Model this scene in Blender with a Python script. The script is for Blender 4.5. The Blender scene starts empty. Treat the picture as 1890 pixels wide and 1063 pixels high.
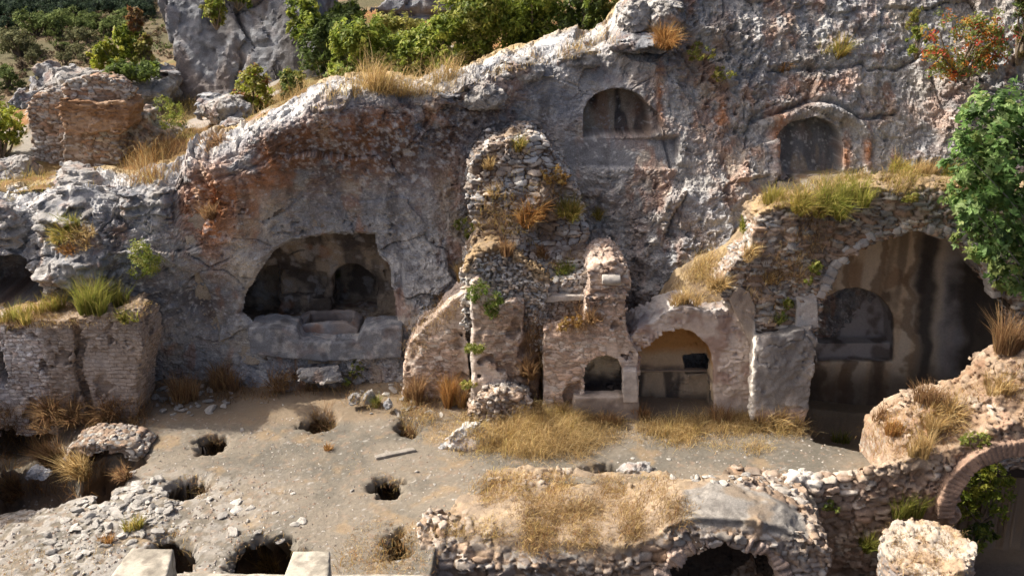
import bpy, math, random, time
import numpy as np
from mathutils import Vector, Matrix
RAD = math.radians
random.seed(11)
rng = np.random.default_rng(7)
scene = bpy.context.scene
COL = scene.collection

# ------------------------------------------------------------------ camera, sky, sun, exposure
H, PITCH, FPX = 10.0, RAD(20.0), 1855.0      # eye height over the terrace, downward pitch, focal length in photo pixels
cam_d = bpy.data.cameras.new('camera'); cam = bpy.data.objects.new('camera', cam_d); COL.objects.link(cam)
cam.location = (0, 0, H); cam.rotation_euler = (RAD(90) - PITCH, 0, 0)
cam_d.sensor_width = 36; cam_d.lens = 36 * FPX / 1890; cam_d.clip_end = 2000; cam_d.clip_start = .1
scene.camera = cam

SUN_EL, SUN_BEHIND = RAD(45), RAD(9)
sd = Vector((-math.cos(SUN_EL) * math.cos(SUN_BEHIND), math.cos(SUN_EL) * math.sin(SUN_BEHIND), math.sin(SUN_EL)))
w = bpy.data.worlds.new('World'); scene.world = w; w.use_nodes = True
nt = w.node_tree; bg = nt.nodes['Background']
sky = nt.nodes.new('ShaderNodeTexSky'); sky.sky_type = 'NISHITA'; sky.sun_disc = False
sky.sun_elevation = SUN_EL; sky.sun_rotation = math.atan2(sd.x, sd.y); sky.air_density = .55; sky.dust_density = 7.0; sky.ozone_density = .4
nt.links.new(sky.outputs[0], bg.inputs[0]); bg.inputs[1].default_value = 0.138
sun_d = bpy.data.lights.new('sun', 'SUN'); sun = bpy.data.objects.new('sun', sun_d); COL.objects.link(sun)
sun_d.energy = 4.4; sun_d.angle = RAD(.5); sun_d.color = (1, .93, .82)
sun.rotation_euler = sd.to_track_quat('Z', 'Y').to_euler(); sun.location = (-30, 20, 40)
scene.view_settings.view_transform = 'Standard'; scene.view_settings.look = 'None'
scene.view_settings.exposure = 0.52; scene.view_settings.gamma = 1
scene.cycles.max_bounces = 6; scene.cycles.diffuse_bounces = 3; scene.cycles.glossy_bounces = 1
scene.cycles.transmission_bounces = 2; scene.cycles.transparent_max_bounces = 4

# ------------------------------------------------------------------ photo pixel -> world helpers
CP, SP = math.cos(PITCH), math.sin(PITCH)
def ray(px, py):
    a = (px - 945) / FPX; b = -(py - 531.5) / FPX
    return np.array([a, CP + b * SP, -SP + b * CP])
def atY(px, py, Y):
    r = ray(px, py); return np.array([0, 0, H]) + r * (Y / r[1])
def atZ(px, py, z):
    r = ray(px, py); return np.array([0, 0, H]) + r * ((z - H) / r[2])
def PX(pts, Y):                                  # outline at distance Y -> (x, z)
    return np.array([[atY(p[0], p[1], Y)[0], atY(p[0], p[1], Y)[2]] for p in pts])
def PZ(pts, z):                                  # outline on the level z -> (x, y)
    return np.array([atZ(p[0], p[1], z)[:2] for p in pts])

# ------------------------------------------------------------------ numpy noise
def _hash(ix, iy, iz, s):
    n = ix.astype(np.uint32) * np.uint32(374761393) + iy.astype(np.uint32) * np.uint32(668265263) + iz.astype(np.uint32) * np.uint32(2246822519) + np.uint32((s * 3266489917) & 0xffffffff)
    n = (n ^ (n >> np.uint32(15))) * np.uint32(2246822519)
    n = (n ^ (n >> np.uint32(13))) * np.uint32(3266489917)
    return ((n ^ (n >> np.uint32(16))) >> np.uint32(8)).astype(np.float32) * np.float32(1 / 16777216.)
def vnoise(P, s):
    I = np.floor(P); f = (P - I).astype(np.float32); I = I.astype(np.int64)
    f = f * f * f * (f * (f * 6 - 15) + 10)
    x, y, z = I[:, 0], I[:, 1], I[:, 2]
    r = 0
    for dx in (0, 1):
        wx = f[:, 0] if dx else 1 - f[:, 0]
        for dy in (0, 1):
            wy = f[:, 1] if dy else 1 - f[:, 1]
            for dz in (0, 1):
                wz = f[:, 2] if dz else 1 - f[:, 2]
                r = r + wx * wy * wz * _hash(x + dx, y + dy, z + dz, s)
    return r * 2 - 1
_ROT = np.array(Matrix.Rotation(.7, 3, 'X') @ Matrix.Rotation(1.1, 3, 'Z') @ Matrix.Rotation(.4, 3, 'Y'))
def fbm(P, freq, octv, s, gain=.5, ridge=False, aniso=None):
    Q = P * freq
    if aniso is not None: Q = Q * np.array(aniso)
    a, r, t = 1., 0, 0
    for o in range(octv):
        Q = Q @ _ROT
        n = vnoise(Q + 100., s + o * 17)
        if ridge: n = 1 - 2 * np.abs(n)
        r = r + a * n; t += a; a *= gain; Q = Q * 2.07
    return r / t
def voro(P, s, off=False, jz=.76):                        # F1, F2, id (and offset from the cell point) of a jittered cell pattern
    B = np.floor(P - .5).astype(np.int64)
    f1 = np.full(len(P), 9., np.float32); f2 = f1.copy(); cid = np.zeros(len(P), np.float32); of = np.zeros((len(P), 3), np.float32)
    for dx in (0, 1):
        for dy in (0, 1):
            for dz in (0, 1):
                x, y, z = B[:, 0] + dx, B[:, 1] + dy, B[:, 2] + dz
                v = np.stack([P[:, 0] - x - .12 - .76 * _hash(x, y, z, s), P[:, 1] - y - .12 - .76 * _hash(x, y, z, s + 1), P[:, 2] - z - .5 + jz / 2 - jz * _hash(x, y, z, s + 2)], 1).astype(np.float32)
                d = np.sqrt((v * v).sum(1)); c = _hash(x, y, z, s + 3)
                nearer = d < f1
                f2 = np.where(nearer, f1, np.minimum(f2, d)); cid = np.where(nearer, c, cid); f1 = np.where(nearer, d, f1)
                if off: of[nearer] = v[nearer]
    return (f1, f2, cid, of) if off else (f1, f2, cid)
def sst(a, b, x):
    t = np.clip((x - a) / (b - a), 0, 1); return t * t * (3 - 2 * t)
def mix(a, b, t):
    t = np.asarray(t)
    return a + (b - a) * (t[:, None] if t.ndim else t)
def C(*c): return np.array(c, np.float32)

def polysdf(x, z, poly):
    d = np.full(len(x), 1e9); inside = np.zeros(len(x), bool)
    n = len(poly)
    for i in range(n):
        ax, az = poly[i]; bx, bz = poly[(i + 1) % n]
        ex, ez = bx - ax, bz - az; wx, wz = x - ax, z - az
        t = np.clip((wx * ex + wz * ez) / (ex * ex + ez * ez + 1e-12), 0, 1)
        d = np.minimum(d, (wx - ex * t) ** 2 + (wz - ez * t) ** 2)
        c = ((az > z) != (bz > z)) & (x < ex * (z - az) / (ez if abs(ez) > 1e-12 else 1e-12) + ax)
        inside ^= c
    return np.where(inside, -1, 1) * np.sqrt(d)
def linesd(x, z, pts):
    d = np.full(len(x), 1e9)
    for (ax, az), (bx, bz) in zip(pts[:-1], pts[1:]):
        ex, ez = bx - ax, bz - az; wx, wz = x - ax, z - az
        t = np.clip((wx * ex + wz * ez) / (ex * ex + ez * ez + 1e-12), 0, 1)
        d = np.minimum(d, (wx - ex * t) ** 2 + (wz - ez * t) ** 2)
    return np.sqrt(d)
class TPS:                                        # thin plate spline through control points
    def __init__(s, P, v, lam=.02):
        s.P = np.asarray(P, float); n = len(s.P)
        K = s.k(((s.P[:, None] - s.P[None]) ** 2).sum(-1)) + lam * np.eye(n)
        A = np.zeros((n + 3, n + 3)); A[:n, :n] = K; A[:n, n] = 1; A[:n, n + 1:] = s.P; A[n, :n] = 1; A[n + 1:, :n] = s.P.T
        s.w = np.linalg.solve(A, np.r_[np.asarray(v, float), 0, 0, 0])
    @staticmethod
    def k(r2): return .5 * r2 * np.log(r2 + 1e-9)
    def __call__(s, Q):
        out = s.w[-3] + Q @ s.w[-2:]
        for i, p in enumerate(s.P): out += s.w[i] * s.k(((Q - p) ** 2).sum(-1))
        return out
def arch(xc, z0, zs, r, n=14, rise=1.0):          # door-shaped outline: jambs from z0 to spring zs, half round of radius r
    return np.array([[xc - r, z0], [xc + r, z0]] + [[xc + r * math.cos(t), zs + r * rise * math.sin(t)] for t in np.linspace(0, math.pi, n)])

# ------------------------------------------------------------------ mesh building
def link_mesh(name, V, F, mat, parent=None, col=None, smooth=True):
    V = np.ascontiguousarray(V, np.float32); F = np.ascontiguousarray(F, np.int32); k = F.shape[1]
    me = bpy.data.meshes.new(name)
    me.vertices.add(len(V)); me.vertices.foreach_set('co', V.ravel())
    me.loops.add(F.size); me.loops.foreach_set('vertex_index', F.ravel())
    me.polygons.add(len(F)); me.polygons.foreach_set('loop_start', np.arange(0, F.size, k, dtype=np.int32))
    me.polygons.foreach_set('loop_total', np.full(len(F), k, np.int32))
    me.polygons.foreach_set('use_smooth', np.full(len(F), smooth, bool))
    me.update(calc_edges=True)
    if col is not None:
        c = np.ones((len(V), 4), np.float32); c[:, :3] = np.clip(col, 0, 1)
        me.color_attributes.new('Col', 'FLOAT_COLOR', 'POINT').data.foreach_set('color', c.ravel())
    me.materials.append(mat)
    o = bpy.data.objects.new(name, me); COL.objects.link(o)
    if parent is not None: o.parent = parent
    return o
def tag(o, label=None, cat=None, group=None, kind=None):
    if label: o['label'] = label
    if cat: o['category'] = cat
    if group: o['group'] = group
    if kind: o['kind'] = kind
    return o
def thing(name, label, cat, loc=(0, 0, 0), group=None):
    o = bpy.data.objects.new(name, None); COL.objects.link(o); o.location = [float(v) for v in loc]; o.empty_display_size = .3
    return tag(o, label, cat, group)
def grid_faces(nu, nv):                           # vertices ordered [u][v]
    i = np.arange(nu - 1)[:, None] * nv + np.arange(nv - 1)[None]
    i = i.ravel(); return np.stack([i, i + nv, i + nv + 1, i + 1], 1)

_E = [((0,0,0),(1,0,0)),((0,1,0),(1,1,0)),((0,0,1),(1,0,1)),((0,1,1),(1,1,1)),((0,0,0),(0,1,0)),((1,0,0),(1,1,0)),((0,0,1),(0,1,1)),((1,0,1),(1,1,1)),
      ((0,0,0),(0,0,1)),((1,0,0),(1,0,1)),((0,1,0),(0,1,1)),((1,1,0),(1,1,1))]
def surfnet(D, org, h):
    D[0] = D[-1] = 9; D[:, 0] = D[:, -1] = 9; D[:, :, 0] = D[:, :, -1] = 9
    S = D < 0; nx, ny, nz = D.shape
    c = np.zeros((nx - 1, ny - 1, nz - 1), np.int8)
    for a in (0, 1):
        for b in (0, 1):
            for d in (0, 1): c += S[a:nx - 1 + a, b:ny - 1 + b, d:nz - 1 + d]
    act = np.argwhere((c > 0) & (c < 8)); idx = np.full(c.shape, -1, np.int64); idx[tuple(act.T)] = np.arange(len(act))
    acc = np.zeros((len(act), 3)); cnt = np.zeros(len(act))
    for a, b in _E:
        a = np.array(a); b = np.array(b)
        fa = D[tuple((act + a).T)]; fb = D[tuple((act + b).T)]; m = (fa < 0) != (fb < 0)
        t = np.where(m, fa / np.where(m, fa - fb, 1), 0)
        acc += np.where(m[:, None], a + (b - a) * t[:, None], 0); cnt += m
    V = np.array(org) + h * (act + acc / cnt[:, None])
    Fs = []
    for ax in range(3):
        u, v = (ax + 1) % 3, (ax + 2) % 3
        n = [slice(None)] * 3; m = [slice(None)] * 3
        n[ax] = slice(0, -1); m[ax] = slice(1, None)
        A, B = S[tuple(n)], S[tuple(m)]
        e = np.argwhere(A != B)
        flip = A[tuple(e.T)]
        du = np.zeros(3, int); du[u] = 1; dv = np.zeros(3, int); dv[v] = 1
        q = np.stack([idx[tuple((e - du - dv).T)], idx[tuple((e - dv).T)], idx[tuple(e.T)], idx[tuple((e - du).T)]], 1)
        q[~flip] = q[~flip][:, ::-1]; Fs.append(q)
    return V, np.concatenate(Fs)
def sdf_mesh(name, lo, hi, h, base, detail, colf, mat, parent=None, band=.2, smooth=True):
    lo = np.array(lo, float); hi = np.array(hi, float); K = 4
    m = np.ceil((hi - lo) / (h * K)).astype(int) + 1; n = (m - 1) * K + 1
    axc = [lo[i] + h * K * np.arange(m[i]) for i in range(3)]
    Dc = base(np.stack(np.meshgrid(*axc, indexing='ij'), -1).reshape(-1, 3)).reshape(m)
    near = np.abs(Dc) < band + h * K
    ii = [np.minimum((np.arange(n[i]) + K // 2) // K, m[i] - 1) for i in range(3)]
    D = Dc[np.ix_(*ii)].astype(np.float32); nm = near[np.ix_(*ii)]
    idx = np.argwhere(nm); P = lo + h * idx
    d = base(P)
    if detail is not None:
        q = np.abs(d) < band; d[q] += detail(P[q])
    D[nm] = d
    V, F = surfnet(D, lo, h)
    return link_mesh(name, V, F, mat, parent, colf(V), smooth)
def prism(P, poly, y0, y1):
    return np.maximum(polysdf(P[:, 0], P[:, 2], poly), np.abs(P[:, 1] - (y0 + y1) / 2) - (y1 - y0) / 2)
def tunnel(P, poly, y0, y1): return prism(P, poly, y0, y1)

# ------------------------------------------------------------------ masonry patterns
def rub(P, sc, s):
    """two sizes of stone mixed in patches; returns joint distance, id and a per-stone facet tilt"""
    Q = P + .05 * np.stack([vnoise(P * 3, s + 9), vnoise(P * 3, s + 10), vnoise(P * 3, s + 11)], 1) + .018 * np.stack([vnoise(P * 11, s + 12), vnoise(P * 11, s + 13), vnoise(P * 11, s + 14)], 1)
    big = vnoise(P * 1.6, s + 20) + .5 * vnoise(P * 4.1, s + 21) > .12
    sc = np.array(sc); S = np.where(big[:, None], sc, sc * np.array([.52, .6, .62]))
    f1, f2, c, of = voro(Q / S, s, True, .36)
    k = (c * 7919) % 1
    tilt = (of[:, 0] * (k - .5) + of[:, 2] * (((k * 31) % 1) - .5) + of[:, 1] * (((k * 57) % 1) - .5))
    return f2 - f1, c, tilt
def rub_relief(P, sc, s, depth=.05):
    e, c, t = rub(P, sc, s)
    lost = sst(.1, .3, fbm(P, 1.3, 3, s + 30))                      # patches where earth fills the joints
    return -(sst(.0, .22, e) * depth * (1 - .6 * lost) + (c - .5) * depth * 1.1 * (1 - .5 * lost) + t * depth * 1.2) + .02 * lost * 0
STONES = np.array([[.38, .36, .33], [.28, .28, .275], [.47, .44, .39], [.34, .27, .22], [.23, .21, .20], [.40, .32, .26], [.31, .22, .16]], np.float32)
MORTAR = C(.19, .14, .10)
def stone_col(P, sc, s, pal=STONES, mortar=MORTAR, warm=0.):
    e, c, t = rub(P, sc, s)
    col = pal[np.minimum((((c * 613) % 1) * len(pal) * .999).astype(int), len(pal) - 1)] * (.75 + .5 * ((c * 997) % 1))[:, None]
    lost = sst(.1, .3, fbm(P, 1.3, 3, s + 30))
    col = mix(mortar[None], col, sst(.03, .13, e) * (1 - .75 * lost * sst(.6, .3, c))) * (1 + .25 * fbm(P, 9, 3, s + 5))[:, None]
    d = sst(-.05, .5, fbm(P, .9, 4, s + 7)); return mix(col, col * C(.70, .57, .46) * 1.2, d * (.7 + warm))

def facets(P, sx, sz, s, wp=.35):                 # broken rock: tilted plane per cell plus joint distance
    Q = P + wp * sx * np.stack([fbm(P, 1.2 / sx, 3, s + 5), fbm(P, 1.2 / sx, 2, s + 7), fbm(P, 1.2 / sx, 3, s + 6)], 1)
    f1, f2, c, of = voro(Q / np.array([sx, sx, sz]), s, True); k = (c * 7919) % 1
    return (c - .5) * .5 + of[:, 0] * (k - .5) * 1.3 + of[:, 2] * (((k * 31) % 1) - .45) * 1.3, f2 - f1
BRICKS = np.array([[.62, .47, .375], [.54, .40, .31], [.68, .56, .46], [.58, .48, .41], [.46, .34, .26], [.68, .61, .54]], np.float32)
LIMED = np.array([[.76, .70, .65], [.68, .60, .54], [.80, .76, .72], [.72, .61, .54], [.62, .54, .48], [.78, .75, .73]], np.float32)
def worn(P, s): return sst(.02, .22, fbm(P, .9, 4, s + 40))        # where render still covers the courses
def brick_relief(P, sc, s, depth=.03):
    e, c, t = rub(P, sc, s)
    return -(sst(.0, .25, e) * depth * (1 - .75 * worn(P, s)) + (c - .5) * depth * .8 * (1 - worn(P, s)) + t * depth * .6) + .05 * sst(.22, .5, fbm(P, 1.9, 4, s + 41)) + .09 * sst(.28, .42, fbm(P, 2.6, 3, s + 42))
def brick_col(P, sc, s, pal=BRICKS, plaster=C(.62, .53, .46), mortar=C(.34, .27, .215), stain=.5):
    e, c, t = rub(P, sc, s)
    col = pal[np.minimum((((c * 613) % 1) * len(pal) * .999).astype(int), len(pal) - 1)] * (.8 + .4 * ((c * 997) % 1))[:, None]
    col = mix(mortar[None], col, sst(.02, .13, e)); col = mix(col, plaster[None] * (1 + .15 * fbm(P, 3, 3, s + 6))[:, None], .8 * worn(P, s))
    col = mix(col, C(.19, .13, .10)[None], stain * sst(.1, .4, fbm(P, 1.5, 4, s + 7))); col = mix(col, C(.10, .085, .075)[None], .6 * stain * sst(.12, .4, fbm(P, 2.6, 4, s + 8, aniso=(1, 1, .35))))
    col = mix(col, C(.17, .12, .09)[None], .7 * sst(.26, .4, fbm(P, 2.6, 3, s + 42)))
    return col * (1 + .25 * fbm(P, 10, 3, s + 5))[:, None]
# ------------------------------------------------------------------ materials (all procedural)
def vmat(name, bump=((18, .5, .02),), rough=.92, var=.25, vscale=35, spec=.15, transl=0., haze=0):
    """vertex colour (the thing's own colour) times fine procedural grain, layered noise bump"""
    m = bpy.data.materials.new(name); m.use_nodes = True; t = m.node_tree; b = t.nodes['Principled BSDF']; L = t.links.new
    b.inputs['Roughness'].default_value = rough; b.inputs['Specular IOR Level'].default_value = spec
    at = t.nodes.new('ShaderNodeAttribute'); at.attribute_name = 'Col'
    tc = t.nodes.new('ShaderNodeTexCoord')
    nz = t.nodes.new('ShaderNodeTexNoise'); nz.inputs['Scale'].default_value = vscale; nz.inputs['Detail'].default_value = 3; nz.inputs['Roughness'].default_value = .7
    L(tc.outputs['Object'], nz.inputs['Vector'])
    mr = t.nodes.new('ShaderNodeMapRange'); mr.inputs[1].default_value = .25; mr.inputs[2].default_value = .75
    mr.inputs[3].default_value = 1 - var; mr.inputs[4].default_value = 1 + var; L(nz.outputs[0], mr.inputs[0])
    mx = t.nodes.new('ShaderNodeVectorMath'); mx.operation = 'MULTIPLY'
    L(at.outputs['Color'], mx.inputs[0]); L(mr.outputs[0], mx.inputs[1]); L(mx.outputs[0], b.inputs['Base Color'])
    prev = None
    for sc, st, dist in bump:
        n = t.nodes.new('ShaderNodeTexNoise'); n.inputs['Scale'].default_value = sc; n.inputs['Detail'].default_value = 4; n.inputs['Roughness'].default_value = .65
        L(tc.outputs['Object'], n.inputs['Vector'])
        bu = t.nodes.new('ShaderNodeBump'); bu.inputs['Strength'].default_value = st; bu.inputs['Distance'].default_value = dist
        L(n.outputs[0], bu.inputs['Height'])
        if prev: L(prev.outputs[0], bu.inputs['Normal'])
        prev = bu
    if prev: L(prev.outputs[0], b.inputs['Normal'])
    if transl:
        tr = t.nodes.new('ShaderNodeBsdfTranslucent'); L(mx.outputs[0], tr.inputs[0])
        ms = t.nodes.new('ShaderNodeMixShader'); ms.inputs[0].default_value = transl
        L(b.outputs[0], ms.inputs[1]); L(tr.outputs[0], ms.inputs[2]); L(ms.outputs[0], t.nodes['Material Output'].inputs[0])
    return m
def brickmat(name, bw=.3, bh=.075, mortar=(.30, .25, .21), c1=(.85, .85, .85), c2=(1.15, 1.1, 1.05), ms=.012, strength=.5):
    m = vmat(name, bump=((30, .5, .02),), var=.2); t = m.node_tree; b = t.nodes['Principled BSDF']; L = t.links.new
    tc = [n for n in t.nodes if n.type == 'TEX_COORD'][0]
    sx = t.nodes.new('ShaderNodeSeparateXYZ'); L(tc.outputs['Object'], sx.inputs[0])
    nz = t.nodes.new('ShaderNodeTexNoise'); nz.inputs['Scale'].default_value = 2.2; nz.inputs['Detail'].default_value = 3; L(tc.outputs['Object'], nz.inputs['Vector'])
    ad = t.nodes.new('ShaderNodeMath'); ad.operation = 'MULTIPLY_ADD'; ad.inputs[1].default_value = .16; L(nz.outputs[0], ad.inputs[0]); L(sx.outputs[2], ad.inputs[2])
    xy = t.nodes.new('ShaderNodeMath'); xy.operation = 'ADD'; L(sx.outputs[0], xy.inputs[0]); L(sx.outputs[1], xy.inputs[1])
    nf = t.nodes.new('ShaderNodeTexNoise'); nf.inputs['Scale'].default_value = 9; nf.inputs['Detail'].default_value = 4; L(tc.outputs['Object'], nf.inputs['Vector'])
    a2 = t.nodes.new('ShaderNodeMath'); a2.operation = 'MULTIPLY_ADD'; a2.inputs[1].default_value = .07; L(nf.outputs[0], a2.inputs[0]); L(ad.outputs[0], a2.inputs[2]); ad = a2
    a3 = t.nodes.new('ShaderNodeMath'); a3.operation = 'MULTIPLY_ADD'; a3.inputs[1].default_value = .22; L(nf.outputs[1], a3.inputs[0]); L(xy.outputs[0], a3.inputs[2]); xy = a3
    cb = t.nodes.new('ShaderNodeCombineXYZ'); L(xy.outputs[0], cb.inputs[0]); L(ad.outputs[0], cb.inputs[1])
    br = t.nodes.new('ShaderNodeTexBrick'); br.inputs['Scale'].default_value = 1; br.inputs['Brick Width'].default_value = bw; br.inputs['Row Height'].default_value = bh
    br.inputs['Mortar Size'].default_value = ms; br.inputs['Mortar Smooth'].default_value = .6; br.inputs['Bias'].default_value = 0
    br.inputs['Color1'].default_value = (*c1, 1); br.inputs['Color2'].default_value = (*c2, 1); br.inputs['Mortar'].default_value = (*[v / .42 for v in mortar], 1)
    L(cb.outputs[0], br.inputs['Vector'])
    # bricks show only where the render has worn off
    n2 = t.nodes.new('ShaderNodeTexNoise'); n2.inputs['Scale'].default_value = 1.7; n2.inputs['Detail'].default_value = 5; L(tc.outputs['Object'], n2.inputs['Vector'])
    m2 = t.nodes.new('ShaderNodeMapRange'); m2.inputs[1].default_value = .35; m2.inputs[2].default_value = .6; m2.inputs[3].default_value = .05; m2.inputs[4].default_value = strength; L(n2.outputs[0], m2.inputs[0])
    old = b.inputs['Base Color'].links[0].from_socket
    mu = t.nodes.new('ShaderNodeMix'); mu.data_type = 'RGBA'; mu.blend_type = 'MULTIPLY'; L(m2.outputs[0], mu.inputs[0]); L(old, mu.inputs[6]); L(br.outputs[0], mu.inputs[7]); L(mu.outputs[2], b.inputs['Base Color'])
    bu = t.nodes.new('ShaderNodeBump'); bu.invert = True; bu.inputs['Distance'].default_value = .025
    L(m2.outputs[0], bu.inputs['Strength']); L(br.outputs['Fac'], bu.inputs['Height']); L(b.inputs['Normal'].links[0].from_socket, bu.inputs['Normal']); L(bu.outputs[0], b.inputs['Normal'])
    return m
M_ROCK = vmat('limestone_rock', bump=((9, .5, .05), (34, .8, .025)), var=.36, vscale=38)
M_SMOOTH = vmat('dressed_rock', bump=((30, .35, .012),), var=.16, vscale=30)
M_STONE = vmat('rubble_stone', bump=((26, .6, .02),), var=.25, vscale=40)
M_PLASTER = vmat('old_plaster', bump=((14, .3, .015), (60, .3, .008)), var=.14, vscale=22)
M_EARTH = vmat('trodden_earth', bump=((30, .6, .02), (110, .5, .008)), var=.22, vscale=70)
M_BRICK = brickmat('weathered_brick')
M_WHITE = brickmat('limewashed_brick', .26, .085, c1=(.95, .95, .95), c2=(1.2, 1.17, 1.15), mortar=(.17, .14, .12), ms=.013, strength=.6)
M_CONC = vmat('cast_concrete', bump=((80, .3, .006),), var=.2, vscale=60)
M_LEAF = vmat('leaf_green', bump=(), rough=.5, var=.2, vscale=12, spec=.35, transl=.5)
M_GRASS = vmat('grass_blade', bump=(), rough=.8, var=.12, vscale=5, spec=.1, transl=.45)
M_BARK = vmat('grey_bark', bump=((25, .6, .02),), var=.3, vscale=30)
M_FAR = vmat('far_foliage', bump=(), rough=.8, var=.25, vscale=1.5, spec=.1, transl=.2)
M_HILL = vmat('dry_hillside', bump=((2, .6, .3),), var=.3, vscale=3)
# ------------------------------------------------------------------ THE CLIFF: curvilinear sheet, y = f(x, z), rolled back over its lip
GREY, BLUE, PALE = C(.36, .345, .325), C(.215, .225, .245), C(.60, .59, .57)
RUST, BROWN, DARK, PINK, TAN = C(.34, .15, .065), C(.14, .09, .062), C(.055, .048, .045), C(.36, .25, .19), C(.46, .36, .25)
STRAW = C(.47, .34, .16)
ctl = [(-260,720,19.2),(-150,720,20.4),(0,720,20.6),(150,720,20.7),(290,720,21.0),(-250,480,19.6),(-100,500,20.4),(0,590,20.6),(150,590,20.5),(270,560,20.6),(0,460,20.6),(120,450,20.5),(250,450,20.6),
 (330,450,20.8),(0,390,21.2),(100,350,21.6),(200,390,21.0),(280,350,21.2),(310,650,21.15),(420,650,21.05),(360,560,21.05),(400,490,20.95),(430,400,21.0),
 (540,690,20.75),(700,690,20.75),(470,560,21.2),(560,390,21.5),(700,390,21.5),(620,330,21.35),(750,350,21.5),(340,300,21.3),(420,300,21.0),(480,265,20.85),(560,230,20.85),(700,205,21.1),
 (850,175,21.75),(1000,130,22.4),(1100,110,22.6),(800,260,21.6),(800,500,21.5),(760,620,21.1),(850,450,21.6),(850,330,21.7),(1000,250,22.1),(1000,400,22.0),(1150,350,21.95),(1150,450,21.6),
 (1180,550,21.1),(1240,380,21.6),(1260,460,21.3),(1330,420,21.3),(1150,290,22.1),(1300,280,22.2),(1300,150,22.7),(1400,50,23.3),(1300,30,23.2),(1500,150,22.9),(1500,0,23.6),(1700,100,23.2),
 (1700,0,23.6),(1700,250,22.6),(1850,200,22.4),(1900,50,22.8),(1600,300,22.4),(1450,330,22.0),(1500,420,21.9),(1650,420,22.1),(1850,420,22.1),(1200,700,21.1),(1500,700,22),(1800,700,22.5),(2050,500,21.6),(2050,100,22.4)]
cp = np.array([[*atY(a, b, Y)[[0, 2]], Y] for a, b, Y in ctl])
cliffY = TPS(cp[:, :2], cp[:, 2])
def cx(px, py):                                   # photo pixel -> (x, z) on the cliff
    Y = 21.6
    for _ in range(4):
        p = atY(px, py, Y); Y = float(cliffY(np.array([[p[0], p[2]]]))[0])
    return np.array([p[0], p[2]])
def cpoly(pts): return np.array([cx(*p) for p in pts])
LIP = [(-260,400),(-100,395),(0,385),(60,372),(130,352),(200,362),(250,340),(325,335),(335,285),(430,272),(470,238),(560,196),(640,178),(700,171),(760,178),(830,163),(900,128),(960,106),(1040,94),(1120,86),(1140,70),(1152,30),(1185,0),(1240,-40),(1350,-110),(1500,-150),(1800,-170),(2150,-150)]
lipx, lipz = cpoly(LIP).T
xs = np.arange(-13.6, 13.6, .03); zt = np.interp(xs, lipx, lipz)
_k = np.exp(-(np.arange(-12, 13) / 6.) ** 2); zt = np.convolve(np.pad(zt, 12, 'edge'), _k / _k.sum(), 'valid')
zt = zt + .07 * fbm(np.c_[xs, xs * 0, xs * 0], .8, 2, 5)
NZ, NL = 330, 54
vv = np.linspace(0, 1, NZ)
X = np.repeat(xs, NZ + NL); Z = np.empty((len(xs), NZ + NL)); BACK = np.zeros_like(Z)
Z[:, :NZ] = -1.0 + (zt[:, None] + 1.0) * vv[None]
BACK[:, :NZ] = .40 * np.clip((Z[:, :NZ] - zt[:, None] + .45) / .45, 0, 1) ** 2.5
s = np.linspace(0, 1, NL + 1)[1:] ** 1.3 * 2.4
Z[:, NZ:] = zt[:, None] + .20 * s[None] * np.exp(-s[None]) + .02 * s[None] - .35 * np.maximum(0, s[None] - 1.5); BACK[:, NZ:] = .40 + s
Z = Z.ravel(); BACK = BACK.ravel(); XZ = np.c_[X, Z]
Y0 = cliffY(np.c_[X, np.minimum(Z, np.repeat(zt, NZ + NL))])
def blob(px, py, rx, ry):                         # soft round mask on the cliff, pixel units of the photo scale
    c = cx(px, py); return np.exp(-(((X - c[0]) / (rx / 84)) ** 2 + ((Z - c[1]) / (ry / 84)) ** 2))
def csd(pts): return polysdf(X, Z, cpoly(pts))
# carved openings: outline, depth, soft edge
def archpx(x0, x1, top, base, spring, n=12):
    xc, r = (x0 + x1) / 2, (x1 - x0) / 2
    return [(x0, base)] + [(xc - r * math.cos(t), spring - (spring - top) * math.sin(t)) for t in np.linspace(0, math.pi, n)] + [(x1, base)]
cave = csd([(438,578),(445,548),(466,505),(496,462),(540,438),(600,432),(697,428),(703,470),(724,490),(738,612),(600,630),(480,612),(452,590)])
cave_in = csd(archpx(612, 692, 486, 572, 520)); cave_l = csd([(440,580),(448,540),(470,512),(500,508),(502,590),(460,598)])
cave_shelf = csd([(520,505),(600,508),(598,548),(524,545)])
n1 = csd(archpx(1078, 1196, 166, 252, 215)); n1b = csd([(1196,200),(1212,215),(1215,252),(1196,252)])
n2 = csd(archpx(1437, 1552, 220, 328, 262)); frame1 = csd([(1042,256),(1247,256),(1247,314),(1042,306)])
lcave = csd([(-80,560),(-60,500),(0,478),(45,486),(70,530),(76,562)])
W3 = np.c_[X, Y0, Z]
jag = .05 * fbm(W3, 2.5, 3, 61)
soft = lambda d, wd: sst(wd, -wd, d)
m_cave, m_n1, m_n2, m_l = .6 * soft(cave + jag, .025) + .4 * soft(cave + jag + .12, .14), soft(n1 + jag * .15, .03), soft(n2 + jag * .3, .03), soft(lcave + jag * 2, .1)
m_cave = sst(.02, -.06, cave + jag)
Y = Y0 + .12 * m_cave
Y += .75 * m_n1 + .3 * soft(n1b, .04) * (1 - m_n1) + .55 * m_n2 + 1.5 * m_l
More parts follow.
